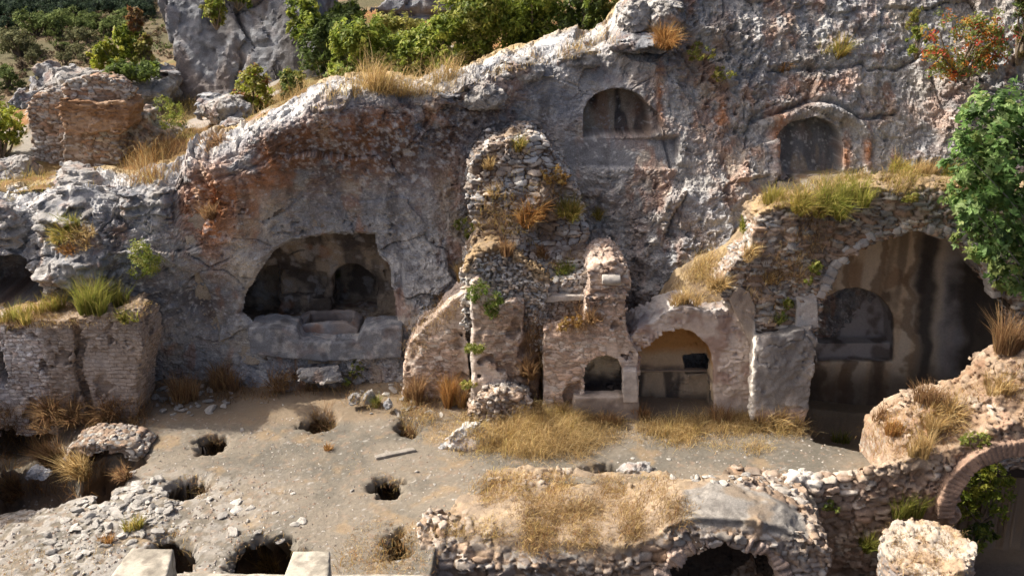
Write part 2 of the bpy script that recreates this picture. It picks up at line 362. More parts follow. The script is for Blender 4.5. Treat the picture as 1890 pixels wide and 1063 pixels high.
# roughness: dressed surfaces are smooth, the upper right crag is rough
smooth = np.clip(m_n1 + m_n2 + soft(frame1, .05) + .75 * blob(640,370,150,60) + .5 * blob(1140,190,120,70) + .4 * blob(470,350,70,60) + .15 * m_cave + .8 * soft(csd([(740,490),(728,610),(742,612),(745,480)]), .05), 0, 1)
rz = np.clip(.48 + .9 * sst(.0, .35, fbm(W3, .55, 3, 14)) + .8 * blob(1210,420,130,90) + .35 * blob(1480,90,300,110) + .5 * blob(120,430,200,110) - .7 * blob(900,380,160,120) - .5 * blob(700,300,120,60), .12, 1.25)
rough = (1 - .88 * smooth)
W3 = np.c_[X, Y0 + BACK, Z]
N1 = fbm(W3, .6, 3, 1); N2 = fbm(W3, 1.5, 4, 2, ridge=True); N3 = fbm(W3, 4.5, 3, 3); N4 = fbm(W3, 13, 3, 4)
def plates(sx, sz, s, wp): return facets(W3, sx, sz, s, wp)
pa, ea = plates(1.7, 1.1, 21, .3); pb, eb = plates(.6, .4, 31, .4)
jm = sst(.0, .3, fbm(W3, 1.1, 2, 33)); bm = sst(-.1, .35, fbm(W3, .7, 3, 34))
WW = W3 + .18 * np.stack([N3, N1, fbm(W3, 2, 2, 7)], 1)
R1 = fbm(WW, 1.3, 6, 11, .58, True); R2 = fbm(WW, 3.4, 5, 12, .6, True); HI = np.abs(fbm(W3, 20, 2, 13))
disp = rough * (.20 * N1 + .26 * pa - .07 * sst(.03, 0, ea) * jm + rz * (.04 * N3 + .13 * R1 - .10 * R2 + .12 * bm * pb - .03 * bm * sst(.08, 0, eb)) + .032 * HI + .04 * N4 + .02 * R2 + (.25 + .75 * sst(1., 3., X)) * .10 * (fbm(WW, 2.3, 5, 15, .58, True, (1, 1, .42)) + .1)) + (1 - rough).clip(0) * (.012 * N3 + .008 * HI)
pit = fbm(W3, 6.5, 3, 71); disp -= rough * (.3 + .7 * rz) * .09 * sst(.3, .6, pit)
top = sst(-.45, .1, Z - np.repeat(zt, NZ + NL))
disp += top * (.12 * fbm(W3, 1.2, 3, 8) + .14 * pb - .05 * sst(.08, 0, eb))
disp *= 1 - .6 * sst(1.2, 2.2, BACK)
def crack(pts, wd=.035, dp=.13):
    d = linesd(X, Z, cpoly(pts)) + .03 * N3; return -dp * np.exp(-(d / wd) ** 2)
ck = crack([(1425,131),(1500,131),(1570,128),(1588,118),(1600,132),(1660,126),(1690,110)]) + crack([(1588,118),(1598,140),(1578,160),(1600,205)], .03, .07)
ck += crack([(430,438),(470,440),(500,452)], .02, .06) + crack([(440,508),(466,512)], .02, .08)
ck += crack([(1212,225),(1226,262),(1238,312)], .03, .09) + crack([(1720,140),(1735,190),(1760,235)], .03, .08) + crack([(1250,90),(1290,140),(1360,172)], .05, .10)
ck += crack([(1395,218),(1440,206),(1490,188),(1530,192),(1590,220),(1650,212)], .055, .20) + crack([(305,360),(400,330),(470,310),(560,240)], .04, .05)
ck += crack([(700,640),(560,626),(470,615)], .04, .06) + crack([(880,150),(900,180),(850,205)], .03, .08)
disp += ck
disp += .11 * np.exp(-((linesd(X, Z, cpoly([(1408,232),(1440,222),(1490,204),(1540,208),(1592,238)])) / .12) ** 2)) * (1 - m_n2)     # raised hood over the small niche
disp += .12 * np.exp(-((linesd(X, Z, cpoly([(1425,330),(1428,260)])) / .12) ** 2)) + .12 * np.exp(-((linesd(X, Z, cpoly([(1598,325),(1602,250)])) / .10) ** 2))
disp -= .10 * soft(frame1, .05) * 0
V = np.c_[X, Y + BACK, Z].reshape(len(xs), NZ + NL, 3)
# smooth base normal, then displace along it
B = np.c_[X, np.repeat(np.convolve(np.pad(Y0.reshape(len(xs), -1)[:, 200], 20, 'edge'), np.ones(41) / 41, 'valid'), NZ + NL) * 0 + Y0 + BACK, np.repeat(np.linspace(0, .001, len(xs)), NZ + NL) + Z - np.repeat(zt - zt.mean(), NZ + NL) * vv[-1] * np.tile(np.r_[vv, np.ones(NL)], len(xs))].reshape(len(xs), NZ + NL, 3)
nrm = np.cross(np.gradient(B, axis=1), np.gradient(B, axis=0)); nrm /= np.linalg.norm(nrm, axis=2, keepdims=True) + 1e-9
if nrm[400, 100, 1] > 0: nrm = -nrm
V = V + nrm * disp.reshape(len(xs), -1, 1)
# colour of the rock itself: grey limestone, iron stain, lichen, water streaks
K1, K2, K3 = fbm(W3, .8, 4, 41), fbm(W3, 3.2, 4, 42), fbm(W3, 9, 3, 43)
STR = fbm(W3, 3.0, 3, 44, aniso=(1, 1, .12))       # vertical streaks
col = mix(GREY[None] * .95, BLUE[None], sst(-.2, .35, K1))
col = mix(col, PINK[None] * .9, .4 * sst(.05, .4, fbm(W3, 1.3, 4, 45)))
col = mix(col, BROWN[None] * 1.2, .5 * sst(.15, .45, fbm(W3, 2.1, 4, 46)))
col = mix(col, mix(BLUE[None] * 1.25, PALE[None] * .8, sst(-.2, .3, K2)), .75 * sst(.05, .3, fbm(W3, .7, 3, 51)))
rm = np.clip(blob(380,390,55,90) * 1.1 + blob(500,340,60,60) + blob(560,270,110,35) * .9 + blob(640,250,90,60) * .7 + blob(760,215,80,40) * .6 + blob(445,400,40,50) + blob(700,300,120,60) * .45 + blob(1330,215,18,55) + blob(1440,260,22,60) + blob(1560,285,12,40)
     + blob(1600,270,10,50) + blob(1215,190,9,60) + blob(860,300,70,60) * .35 + blob(1480,165,60,30) * .6 + blob(1545,155,40,30) * .6 + blob(1750,190,60,60) * .4 + blob(940,160,60,40) * .4, 0, 1.2)
col = mix(col, mix(RUST[None] * .75, RUST[None] * 1.35, sst(-.3, .3, K2)), np.clip(rm * sst(-.35, .35, K2 + .45 * rm) * .95, 0, 1))
col = mix(col, BROWN[None], np.clip(.85 * (blob(620,270,150,50) + blob(800,280,90,90) * .7 + blob(540,340,40,50) * .6 + blob(880,200,60,30)) * sst(-.3, .2, K1 + K2), 0, .9))
lich = sst(.1, .5, K3 + .5 * K2) * np.clip(blob(790,230,90,50) + blob(740,330,110,70) * .8 + blob(1180,400,80,60) * .5 + blob(380,430,70,60) * .5 + .25, 0, 1)
col = mix(col, PALE[None] * .95, .75 * lich)
col = mix(col, C(.62, .54, .43)[None], np.clip(.95 * blob(500,395,34,42) + 1.1 * blob(450,490,24,75) + .6 * blob(440,620,30,40), 0, 1) * sst(-.5, .1, K2 + .2))
col = mix(col, BLUE[None] * .95, np.clip(.8 * blob(640,385,110,40), 0, 1) * sst(-.3, .2, K2 + .2))
col = mix(col, BLUE[None] * .9, soft(frame1, .05)[:, None][:, 0] * .7)
col = mix(col, DARK[None] * 1.3, np.clip(.5 * blob(350,560,90,40) + .4 * blob(250,520,60,40), 0, 1) * sst(-.4, .3, K1 + K2))
lime = sst(.55, 1, smooth)
col = mix(col, mix(TAN[None] * .95, DARK[None], sst(.02, .28, STR)), m_n1 * .9)
col = mix(col, mix(BLUE[None] * .7, TAN[None] * .8, sst(.1, .3, STR)), m_n2 * .85)
# crest of the crag mixed with pale and blue-grey
col = mix(col, mix(PALE[None] * .9, BLUE[None] * 1.2, sst(-.25, .15, K2 + .4 * K3)), np.clip(top * 1.1 * sst(-.5, .15, K1 + K3 * .6 + .3), 0, .9))
col = mix(col, mix(PINK[None], RUST[None], sst(0, .5, K3)), .35 * sst(.10, .4, fbm(W3, 2.7, 4, 47)) * sst(1.5, 3., X))
col = mix(col, DARK[None] * 1.4, .45 * sst(.0, -.3, R2) + .25 * sst(.2, .5, fbm(W3, 6, 4, 48)))
col = mix(col, mix(RUST[None] * 1.15, TAN[None] * .9, sst(-.2, .3, K2)), .5 * sst(.16, .38, fbm(W3, 2.2, 4, 52, aniso=(1, 1, .3))) * (1 - top))
col = mix(col, DARK[None] * 1.7, .5 * sst(.2, .45, fbm(W3, 2.6, 4, 53, aniso=(1, 1, .16))) * (1 - top) * sst(.8, 2., Z))
col = mix(col, PALE[None], .5 * sst(.28, .5, fbm(W3, 15, 3, 49) + .3 * K1))
col = mix(col, STRAW[None] * .8, sst(1.0, 1.7, BACK + .4 * K2))
col = col * (1.14 + .14 * K3)[:, None]; col = mix(col, (col.mean(1)[:, None] * C(1.02, 1.0, .97)[None]), .22 * (1 - np.clip(rm, 0, 1)))
CF = grid_faces(len(xs), NZ + NL)[:, ::-1]; CF = CF[(cave + jag)[CF].max(1) > -.05]
o = link_mesh('cliff_face', V.reshape(-1, 3), CF, M_ROCK, None, col, False); tag(o, kind='structure')
cliffG = V

# ------------------------------------------------------------------ hillside behind the lip
hc = [(335,300,22.6),(470,245,22.6),(560,203,22.6),(700,180,23.0),(900,138,23.6),(1120,92,24.3),(30,335,22.8),(120,338,23.2),(230,332,23.2),(300,325,22.9),(20,290,25.5),(120,300,25.6),(300,262,25.5),(400,250,25),(450,222,25.5),(480,205,26),
 (560,165,25.5),(620,165,25),(800,142,25),(1000,84,25.5),(1150,44,26),(600,90,33),(560,0,40),(650,0,40),(720,60,32),(800,0,36),(1000,0,32),(1200,-50,31),(1100,10,29),(60,215,27.5),(100,165,29),(180,145,30),(240,150,30.5),(300,190,29.5),(350,190,29.5),(0,300,28),(-100,330,28),(-250,330,26),(-100,360,23),
 (100,120,45),(300,60,45),(420,60,40),(-50,200,45)]
hp = np.array([atY(a, b, Yh) for a, b, Yh in hc]); hz = TPS(hp[:, :2], hp[:, 2], .05)
def hillside():
    ys = np.r_[np.arange(22.2, 30, .07), np.arange(30, 46, .16)]; xs2 = np.arange(-17, 3.3, .08)
    Xh = np.repeat(xs2, len(ys)); Yh = np.tile(ys, len(xs2)); z = hz(np.c_[Xh, Yh])
    lip = np.interp(Xh, lipx, lipz); z = np.where(Yh < 23.5, np.minimum(z, lip + .15), z)
    P = np.c_[Xh, Yh, z]; n = fbm(P, .5, 4, 81); r = fbm(P, 2.2, 4, 82); z = z + .22 * n + .08 * r

    z -= 8 * sst(36, 45, Yh) * sst(-4, -7, Xh)
    c = mix(STRAW[None] * .36, C(.24, .125, .055)[None], sst(-.2, .3, n)); c = mix(c, C(.20, .17, .08)[None], sst(.1, .4, r)); c = mix(c, GREY[None], sst(.25, .4, fbm(P, 1.2, 3, 84)) * .7)
    F = grid_faces(len(xs2), len(ys)); F = F[~((Xh[F[:, 0]] > .9) & (Yh[F[:, 0]] < 24.2))]
    tag(link_mesh('hillside', np.c_[Xh, Yh, z], F, M_EARTH, None, c), kind='structure')
hillside()
def far_z(x, y): return -6.6 + (y - 100) * .121 + 9 * sst(150, 330, y) + 3.0 * np.sin(x * .03 + 1) - .02 * np.minimum(0, y - 100) * 0
def far_hill():
    ys = np.arange(40, 420, 2.5); xs2 = np.arange(-260, 160, 3.)
    Xh = np.repeat(xs2, len(ys)); Yh = np.tile(ys, len(xs2)); z = far_z(Xh, Yh)
    P = np.c_[Xh, Yh, z]; n = fbm(P, .05, 5, 91); z = z + 1.0 * n
    k = fbm(P, .18, 4, 92)
    c = mix(C(.20, .145, .095)[None], C(.10, .09, .05)[None], sst(-.35, .15, k)); c = mix(c, C(.34, .26, .16)[None], .7 * sst(.2, .45, fbm(P, .09, 4, 93)))
    tag(link_mesh('distant_hill', np.c_[Xh, Yh, z], grid_faces(len(xs2), len(ys)), M_HILL, None, c), kind='structure')
far_hill()

# ------------------------------------------------------------------ the terrace with its open graves, and the sunken area at the right
gc = [(-100,800,-.3),(-100,900,-.9),(60,830,-1.0),(60,905,-.8),(0,960,-.2),(-100,1000,-.3),(100,1000,-.15),(200,930,0),(130,780,-.1),(250,790,0),(200,1050,-.2),(400,780,0),(600,720,.05),(700,720,.15),(800,720,.2),(430,730,.05),(600,850,0),(700,950,0),(600,1040,-.05),
 (900,780,.05),(1000,790,.05),(1200,790,0),(1400,790,0),(1000,860,0),(1200,850,-.05),(1400,850,-.05),(1550,850,-.05),(1550,780,-.5),(1700,780,-.6),(700,1090,-.1),(-200,760,0),(300,700,.05),(1000,720,.1),(1300,740,0),(1900,780,-.6),(900,930,.15),(1000,920,.2),(1200,900,.1)]
gp = np.array([atZ(a, b, z) for a, b, z in gc]); gz = TPS(gp[:, :2], gp[:, 2], .05)
HOLES = [(588,779,30,17,1.6),(385,819,25,16,1.5),(351,901,33,18,1.7),(758,795,17,10,1.2),(716,898,25,14,1.7),(732,997,27,24,2.0),(298,1020,52,38,1.8),(490,1028,66,40,1.8),(1113,866,30,8,.35)]
PITS = [([(160,838),(190,830),(262,832),(272,850),(235,872),(215,905),(180,925),(150,900),(140,860)], 1.5), ([(-40,800),(70,800),(130,830),(150,900),(90,925),(-40,915)], .75)]
RIGHT = PZ([(1462,884),(1500,915),(1524,985),(1530,1120),(2400,1120),(2400,752),(1735,752),(1735,850),(1650,880)], 0)
CHAMB = PZ([(1486,765),(1505,806),(1580,818),(1640,830),(2400,830),(2400,720),(1500,720)], 0)
def ground():
    h = .033; xs2 = np.arange(-12.5, 13, h); ys = np.arange(12.2, 22.4, h)
    Xg = np.repeat(xs2, len(ys)); Yg = np.tile(ys, len(xs2)); z = gz(np.c_[Xg, Yg]); P = np.c_[Xg, Yg, z * 0]
    n0, n1_, n2_ = fbm(P, .7, 3, 101), fbm(P, 3, 3, 102), fbm(P, 12, 3, 103)
    rub_ = np.clip(sst(-.3, 1.2, -(Xg + 4.0) * .5) * sst(17.6, 16.2, Yg), 0, 1)
    f1, f2, cid = voro(np.c_[Xg * 8, Yg * 8, 0 * Xg + .5], 104)
    z = z + .03 * n0 + .009 * n1_ + .006 * n2_ + rub_ * (.02 * n1_ + .03 * (cid - .4) * sst(.05, .25, f2 - f1)) + .012 * np.abs(fbm(P, 22, 2, 105))
    UX, UY = np.zeros(len(z)), np.zeros(len(z)); hole = np.zeros(len(z)); rim = np.zeros(len(z))
    for px, py, rx, ry, dp in HOLES:
        a, b = atZ(px - rx, py, 0), atZ(px + rx, py, 0); t, u = atZ(px, py - ry, 0), atZ(px, py + ry, 0)
        c0, c1 = (a[0] + b[0]) / 2, (t[1] + u[1]) / 2; r0, r1 = (b[0] - a[0]) / 2, (t[1] - u[1]) / 2
        d = (np.sqrt(((Xg - c0) / r0) ** 2 + ((Yg - c1) / r1) ** 2) - 1) * min(r0, r1) + .17 * n1_ + .07 * n2_
        dh = .16 * sst(.10, -.02, d) + (dp + .6) * sst(.0, -.12, d); hole = np.maximum(hole, dh); k_ = 1.1 * sst(.12, .5, dh); UX += k_ * (Xg - c0); UY += k_ * (Yg - c1) * 1.6; rim = np.maximum(rim, np.exp(-np.maximum(0, d) / .12))
        z -= .035 * sst(.25, 0, d)
    for poly, dp in PITS:
        q_ = PZ(poly, 0); d = polysdf(Xg, Yg, q_) + .14 * n1_ + .06 * n2_; dh = dp * sst(.05, -.3, d); hole = np.maximum(hole, dh); k_ = .8 * sst(.2, .9, dh) * (dp > 1); UX += k_ * (Xg - q_[:, 0].mean()); UY += k_ * (Yg - q_[:, 1].mean()); rim = np.maximum(rim, np.exp(-np.maximum(0, d) / .15))
    d = polysdf(Xg, Yg, RIGHT) + .08 * n1_; pit = sst(.03, -.08, d); hole = np.maximum(hole, 3.0 * pit)
    d2 = polysdf(Xg, Yg, CHAMB) + .05 * n1_; hole = np.maximum(hole, .5 * sst(.03, -.1, d2) * (1 - pit))
    FR = np.array([[atY(788, 1000, 14.5)[0] + .2, 14.9], [atY(788, 1000, 14.5)[0] + 1.1, 16.5], [atY(1519, 1000, 14.4)[0] - .1, 16.5], [atY(1519, 1000, 14.4)[0] - .05, 14.9], [9, 14.9], [9, 12], [atY(788, 1000, 14.5)[0] + .05, 12]])
    hole = np.maximum(hole, 2.6 * sst(.03, -.08, polysdf(Xg, Yg, FR)))
    z = z - hole
    W = np.c_[Xg, Yg, z]; jx = hole > .03
    Xg = Xg + UX; Yg = Yg + UY
    Xg = Xg + np.where(jx, .09 * fbm(W, 3.5, 3, 115), 0); Yg = Yg + np.where(jx, .09 * fbm(W, 3.5, 3, 116), 0)
    k = fbm(P, 1.1, 4, 111)
    c = mix(C(.215, .187, .148)[None], C(.15, .137, .113)[None], sst(-.3, .3, k)); c = mix(c, C(.30, .215, .125)[None], .6 * sst(.15, .5, fbm(P, 1.9, 4, 112)))
    c = mix(c, C(.40, .38, .35)[None], np.clip(rub_ * sst(.35, .6, cid) * .6 + .7 * sst(.5, .7, fbm(P, 14, 2, 113)), 0, 1))
    c = mix(c, C(.25, .19, .14)[None], .7 * sst(.3, .6, fbm(P, 9, 2, 114)))
    c = mix(c, C(.24, .18, .13)[None], sst(.1, .5, hole)); c = c * (1 + .10 * n2_ + .22 * fbm(P, 26, 2, 117))[:, None]
    c = mix(c, C(.27, .20, .13)[None], .6 * sst(18.9, 19.3, Yg + .3 * n0))
    tag(link_mesh('ground', np.c_[Xg, Yg, z], grid_faces(len(xs2), len(ys)), M_EARTH, None, c), kind='structure')
ground()
# soil bank with dry grass between the brick pier and the great arch
def bank():
    pts = [(1160,612,20.2),(1190,598,20.0),(1230,572,19.9),(1290,556,19.9),(1350,548,19.85),(1200,572,20.7),(1250,522,20.7),(1300,498,20.5),(1350,478,20.3),(1395,452,20.4),(1330,455,21.2),(1240,500,21.4),(1180,590,21.0),(1420,470,20.0),(1400,540,19.8),(1460,392,20.4),(1460,350,21.6),(1520,365,20.4),(1520,345,21.8)]
    p = np.array([atY(*q) for q in pts]); f = TPS(p[:, :2], p[:, 2], .05)
    xs2 = np.arange(2.3, 6.3, .035); ys = np.arange(19.6, 22.1, .035)
    Xb = np.repeat(xs2, len(ys)); Yb = np.tile(ys, len(xs2)); z = f(np.c_[Xb, Yb]); P = np.c_[Xb, Yb, z]
    z = z + .14 * fbm(P, 1.5, 4, 121, .6) + .06 * fbm(P, 5, 3, 122)
    c = mix(C(.37, .285, .18)[None], C(.22, .165, .11)[None], sst(-.2, .3, fbm(P, 3, 3, 123)))
    tag(link_mesh('soil_bank', np.c_[Xb, Yb, z], grid_faces(len(xs2), len(ys)), M_EARTH, None, c), kind='structure')
bank()

def ledge():
    xs2 = np.arange(5.2, 12.5, .04); ys = np.arange(19.75, 22.9, .04)
    Xb = np.repeat(xs2, len(ys)); Yb = np.tile(ys, len(xs2)); P = np.c_[Xb, Yb, 0 * Xb]
    z = 4.72 - .03 * (Yb - 20) + .07 * fbm(P, 1.5, 3, 131) + .03 * fbm(P, 5, 3, 132) - 1.6 * sst(6.5, 5.3, Xb)
    c = mix(C(.30, .24, .15)[None], C(.22, .19, .14)[None], sst(-.2, .3, fbm(P, 3, 3, 133))); c = mix(c, GREY[None], sst(6.6, 6.1, Xb + .3 * fbm(P, 2, 3, 134)))
    tag(link_mesh('soil_ledge', np.c_[Xb, Yb, z], grid_faces(len(xs2), len(ys)), M_EARTH, None, c), kind='structure')
ledge()
# ------------------------------------------------------------------ MASONRY (signed distance solids, each a thing with its parts)
BRICKC, PLAST = C(.36, .265, .20), C(.41, .35, .30)
def ext(poly, pad=.25):
    return poly[:, 0].min() - pad, poly[:, 0].max() + pad, poly[:, 1].min() - pad, poly[:, 1].max() + pad
def wall(name, parent, poly, y0, y1, h, mat, relief, colf, cut=None, wob=.08, batter=0., yb=None):
    """upright wall of outline poly (x, z) between y0 (front) and y1, eroded and with stone relief"""
    xa, xb, za, zb = ext(poly)
    def base(P):
        yf = y0 - batter * (poly[:, 1].max() - P[:, 2])
        d = np.maximum(polysdf(P[:, 0], P[:, 2], poly), np.maximum(yf - P[:, 1], P[:, 1] - y1))
        if cut is not None: d = np.maximum(d, -cut(P))
        return d
    def det(P):
        d = wob * fbm(P, 1.4, 3, 7) + wob * .6 * fbm(P, 4, 4, 8, .6, True)
        return d + (relief(P) if relief is not None else 0)
    zb2 = batter * (poly[:, 1].max() - za)
    return sdf_mesh(name, (xa, y0 - .3 - zb2, za), (xb, y1 + .3, zb), h, base, det, colf, mat, parent)
def rubcol(sc, seed, pal=STONES, mortar=MORTAR, warm=0., soil=None):
    def f(V):
        c = stone_col(V, sc, seed, pal, mortar, warm)
        if soil is not None:
            zt_ = soil(V); c = mix(c, mix(C(.36, .26, .15)[None], C(.25, .19, .13)[None], sst(-.2, .3, fbm(V, 4, 3, 3))), sst(-.14, .02, V[:, 2] - zt_ + .12 * fbm(V, 3, 2, 4)))
        return c
    return f
def brickcol(base=BRICKC, dirt=C(.22, .165, .13), seed=50, stain=.7):
    def f(V):
        c = mix(base[None] * .95, base[None] * C(1.12, 1.1, 1.1), sst(-.3, .3, fbm(V, 2, 3, seed)))
        c = mix(c, PLAST[None], .6 * sst(.05, .4, fbm(V, 1.6, 4, seed + 1)))
        c = mix(c, dirt[None], stain * sst(.1, .45, fbm(V, 2.4, 4, seed + 2)))
        return mix(c, DARK[None] * 1.6, .5 * sst(.25, .55, fbm(V, 3.2, 3, seed + 3, aniso=(1, 1, .4))))
    return f
SC = (.24, .26, .12)

# pale wall at the left, limewashed courses
t = thing('masonry_wall', 'pale limewashed brick wall with grass growing on its flat top', 'wall', atZ(140, 790, 0))
T = lambda p: p  # parts keep world coordinates, parented with an inverse offset below
def unparent(o, root):
    o.matrix_parent_inverse = Matrix.Translation(-Vector(root.location)); return o
p = PX([(-120,600),(0,594),(60,588),(100,592),(150,590),(170,582),(215,578),(236,572),(254,576),(262,640),(258,700),(248,800),(-120,800)], 19.2)
gx = atY(152, 700, 19.2)[0]; hx = atY(-5, 670, 19.2)
def cutL(P):
    d = np.maximum(np.abs(P[:, 0] - gx - .06 * np.sin(P[:, 2] * 4)) - .10, P[:, 1] - 19.36)
    return np.minimum(d, np.sqrt(((P[:, 0] - hx[0]) / .22) ** 2 + ((P[:, 2] - hx[2]) / .62) ** 2) * .3 - .3 + .5 * np.maximum(0, P[:, 1] - 19.9))
def colL(V):
    c = brick_col(V, (.30, .3, .10), 51, LIMED, C(.84, .80, .78), C(.34, .28, .24), .12)
    c = mix(c, BROWN[None] * 1.2, .9 * sst(.16, .08, np.abs(V[:, 0] - gx - .06 * np.sin(V[:, 2] * 4))))
    zt_ = np.interp(V[:, 0], p[:8, 0], p[:8, 1]); c = mix(c, C(.36, .26, .15)[None], sst(-.10, .0, V[:, 2] - zt_ + .1 * fbm(V, 3, 2, 4)))
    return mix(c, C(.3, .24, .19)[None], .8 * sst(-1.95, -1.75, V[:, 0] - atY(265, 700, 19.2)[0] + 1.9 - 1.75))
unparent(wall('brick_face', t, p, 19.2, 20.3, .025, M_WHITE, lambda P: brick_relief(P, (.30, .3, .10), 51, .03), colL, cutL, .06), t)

p = PX([(-330,600),(-60,560),(-60,960),(-330,960)], 17.6)
def shade_wall(P): return np.max(np.stack([P[:, 0] + 11.15 + .12 * (P[:, 1] - 19), -13.2 - P[:, 0], P[:, 1] - 18.6, 15.6 - P[:, 1], P[:, 2] - 1.9, -1.4 - P[:, 2]]), 0)
unparent(sdf_mesh('unseen_shade_wall', (-13.4, 15.8, -1.5), (-10.3, 19.5, 2.9), .05, shade_wall, lambda P: .10 * fbm(P, 1.4, 3, 7) + rub_relief(P, (.30, .3, .12), 52, .06), rubcol((.30, .3, .12), 52), M_STONE, t), t)  # unseen wall added out of frame to shade the left pit

# ruined tower up the slope, left
t = thing('ruined_tower', 'ruined brick and stone tower stump on the upper left slope', 'ruin', atY(150, 320, 25.3))
pal_t = np.array([[.38, .355, .33], [.29, .28, .275], [.42, .36, .31], [.36, .25, .18], [.46, .44, .41]], np.float32)
p1 = PX([(42,200),(60,178),(85,170),(118,180),(126,250),(126,345),(52,345),(50,260)], 25.2)
unparent(wall('stone_pier', t, p1, 25.5, 26.2, .035, M_STONE, lambda P: rub_relief(P, (.3, .3, .085), 55, .05), rubcol((.3, .3, .085), 55, pal_t), wob=.04), t)
p2 = PX([(124,165),(135,150),(180,143),(212,150),(235,172),(232,240),(222,250),(224,345),(122,345)], 25.0)
pal_b = np.array([[.38, .25, .17], [.34, .27, .22], [.44, .38, .32], [.38, .355, .33], [.44, .43, .41], [.30, .22, .17]], np.float32)
unparent(wall('brick_pier', t, p2, 24.9, 25.6, .035, M_STONE, lambda P: rub_relief(P, (.42, .35, .10), 56, .06), rubcol((.42, .35, .10), 56, pal_b), wob=.04), t)
p3 = PX([(114,200),(122,184),(180,190),(232,186),(242,196),(240,232),(200,240),(130,238)], 24.8)
unparent(wall('corbel_band', t, p3, 24.62, 25.7, .03, M_STONE, lambda P: rub_relief(P, (.5, .4, .07), 57, .05), lambda V: mix(C(.24, .14, .08)[None], C(.36, .25, .17)[None], sst(-.3, .3, fbm(V, 3, 4, 58, aniso=(.4, .4, 2)))), wob=.05), t)
p4_ = PX([(222,206),(240,200),(268,212),(276,236),(310,244),(350,262),(352,330),(222,345)], 25.6)
unparent(wall('low_wall', t, p4_, 25.5, 26.4, .045, M_STONE, lambda P: rub_relief(P, (.3, .3, .14), 59, .05), rubcol((.3, .3, .14), 59)), t)

# free standing rubble pillar against the cliff, centre
t = thing('rubble_pillar', 'tall ragged pillar of loose grey rubble rising against the cliff', 'ruin', atY(970, 560, 20.6))
p = PX([(862,560),(866,480),(880,420),(866,350),(872,310),(884,290),(905,270),(945,262),(985,266),(1012,292),(1040,335),(1058,372),(1076,420),(1076,490),(1072,545),(1075,640),(864,640)], 20.5)
xr = atY(1000, 400, 20.5)[0]
def pill(P):
    yf = 20.62 - .16 * np.clip(5.4 - P[:, 2], 0, 2.8) + .38 * sst(-.25, .15, P[:, 0] - xr - .25 * np.sin(P[:, 2] * 3)) * sst(3.2, 3.6, P[:, 2])
    return np.maximum(polysdf(P[:, 0], P[:, 2], p), np.maximum(yf - P[:, 1], P[:, 1] - 22.1))
xa, xb, za, zb = ext(p)
pal_p = np.array([[.50, .49, .47], [.37, .37, .37], [.60, .58, .54], [.43, .37, .32], [.29, .28, .27], [.50, .42, .34]], np.float32)
unparent(sdf_mesh('rubble_core', (xa, 19.9, za), (xb, 22.2, zb), .025, pill, lambda P: rub_relief(P, (.30, .26, .10), 61, .09) + .22 * fbm(P, 1.2, 4, 62, .6) + .05 * fbm(P, 5, 2, 63), (lambda V: mix(rubcol((.30, .26, .10), 61, pal_p, C(.14, .10, .075))(V), C(.28, .20, .13)[None], .75 * sst(.08, .3, fbm(V, 1.4, 4, 160)))), M_STONE, t), t)

# sloping brick wing, left of the pillar
t = thing('brick_wing_wall', 'low brick wall stump with a top sloping down to the left', 'wall', atY(805, 760, 20.0))
p = PX([(744,668),(752,640),(770,612),(800,582),(832,552),(862,534),(866,800),(744,800)], 19.95)
unparent(wall('brick_face', t, p, 19.95, 20.9, .025, M_BRICK, lambda P: brick_relief(P, (.32, .28, .085), 64, .02), lambda V: brick_col(V, (.32, .28, .085), 64)), t)

# brick wall below the pillar
t = thing('brick_wall', 'flat weathered brick wall with a sunlit left edge, below the rubble pillar', 'wall', atY(935, 765, 19.5))
p = PX([(864,520),(884,512),(905,535),(925,562),(950,552),(968,556),(974,600),(992,625),(1002,650),(1006,800),(866,800)], 19.5)
xl = p[:, 0].min()
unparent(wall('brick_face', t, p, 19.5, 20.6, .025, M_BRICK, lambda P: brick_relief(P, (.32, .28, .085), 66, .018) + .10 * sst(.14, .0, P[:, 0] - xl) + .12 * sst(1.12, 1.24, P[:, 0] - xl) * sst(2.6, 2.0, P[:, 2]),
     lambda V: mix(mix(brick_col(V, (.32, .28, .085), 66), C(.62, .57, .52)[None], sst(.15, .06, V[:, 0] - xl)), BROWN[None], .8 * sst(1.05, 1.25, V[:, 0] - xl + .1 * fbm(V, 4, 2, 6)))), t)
p = PX([(870,752),(890,732),(925,722),(968,728),(975,745),(960,800),(868,800)], 19.2)
pf = PX([(862,600),(864,500),(880,462),(920,455),(960,480),(1004,520),(1008,640),(960,620),(900,620)], 19.75)
unparent(wall('rubble_fill', t, pf, 19.72, 20.9, .025, M_STONE, lambda P: rub_relief(P, (.22, .24, .10), 70, .09), rubcol((.22, .24, .10), 70, pal_p, C(.20, .15, .10), soil=lambda V: np.interp(V[:, 0], pf[1:6, 0], pf[1:6, 1])), wob=.10), t)
unparent(wall('broken_footing', t, p, 19.1, 19.8, .03, M_STONE, lambda P: rub_relief(P, (.26, .26, .12), 67, .08), rubcol((.26, .26, .12), 67, pal_p)), t)

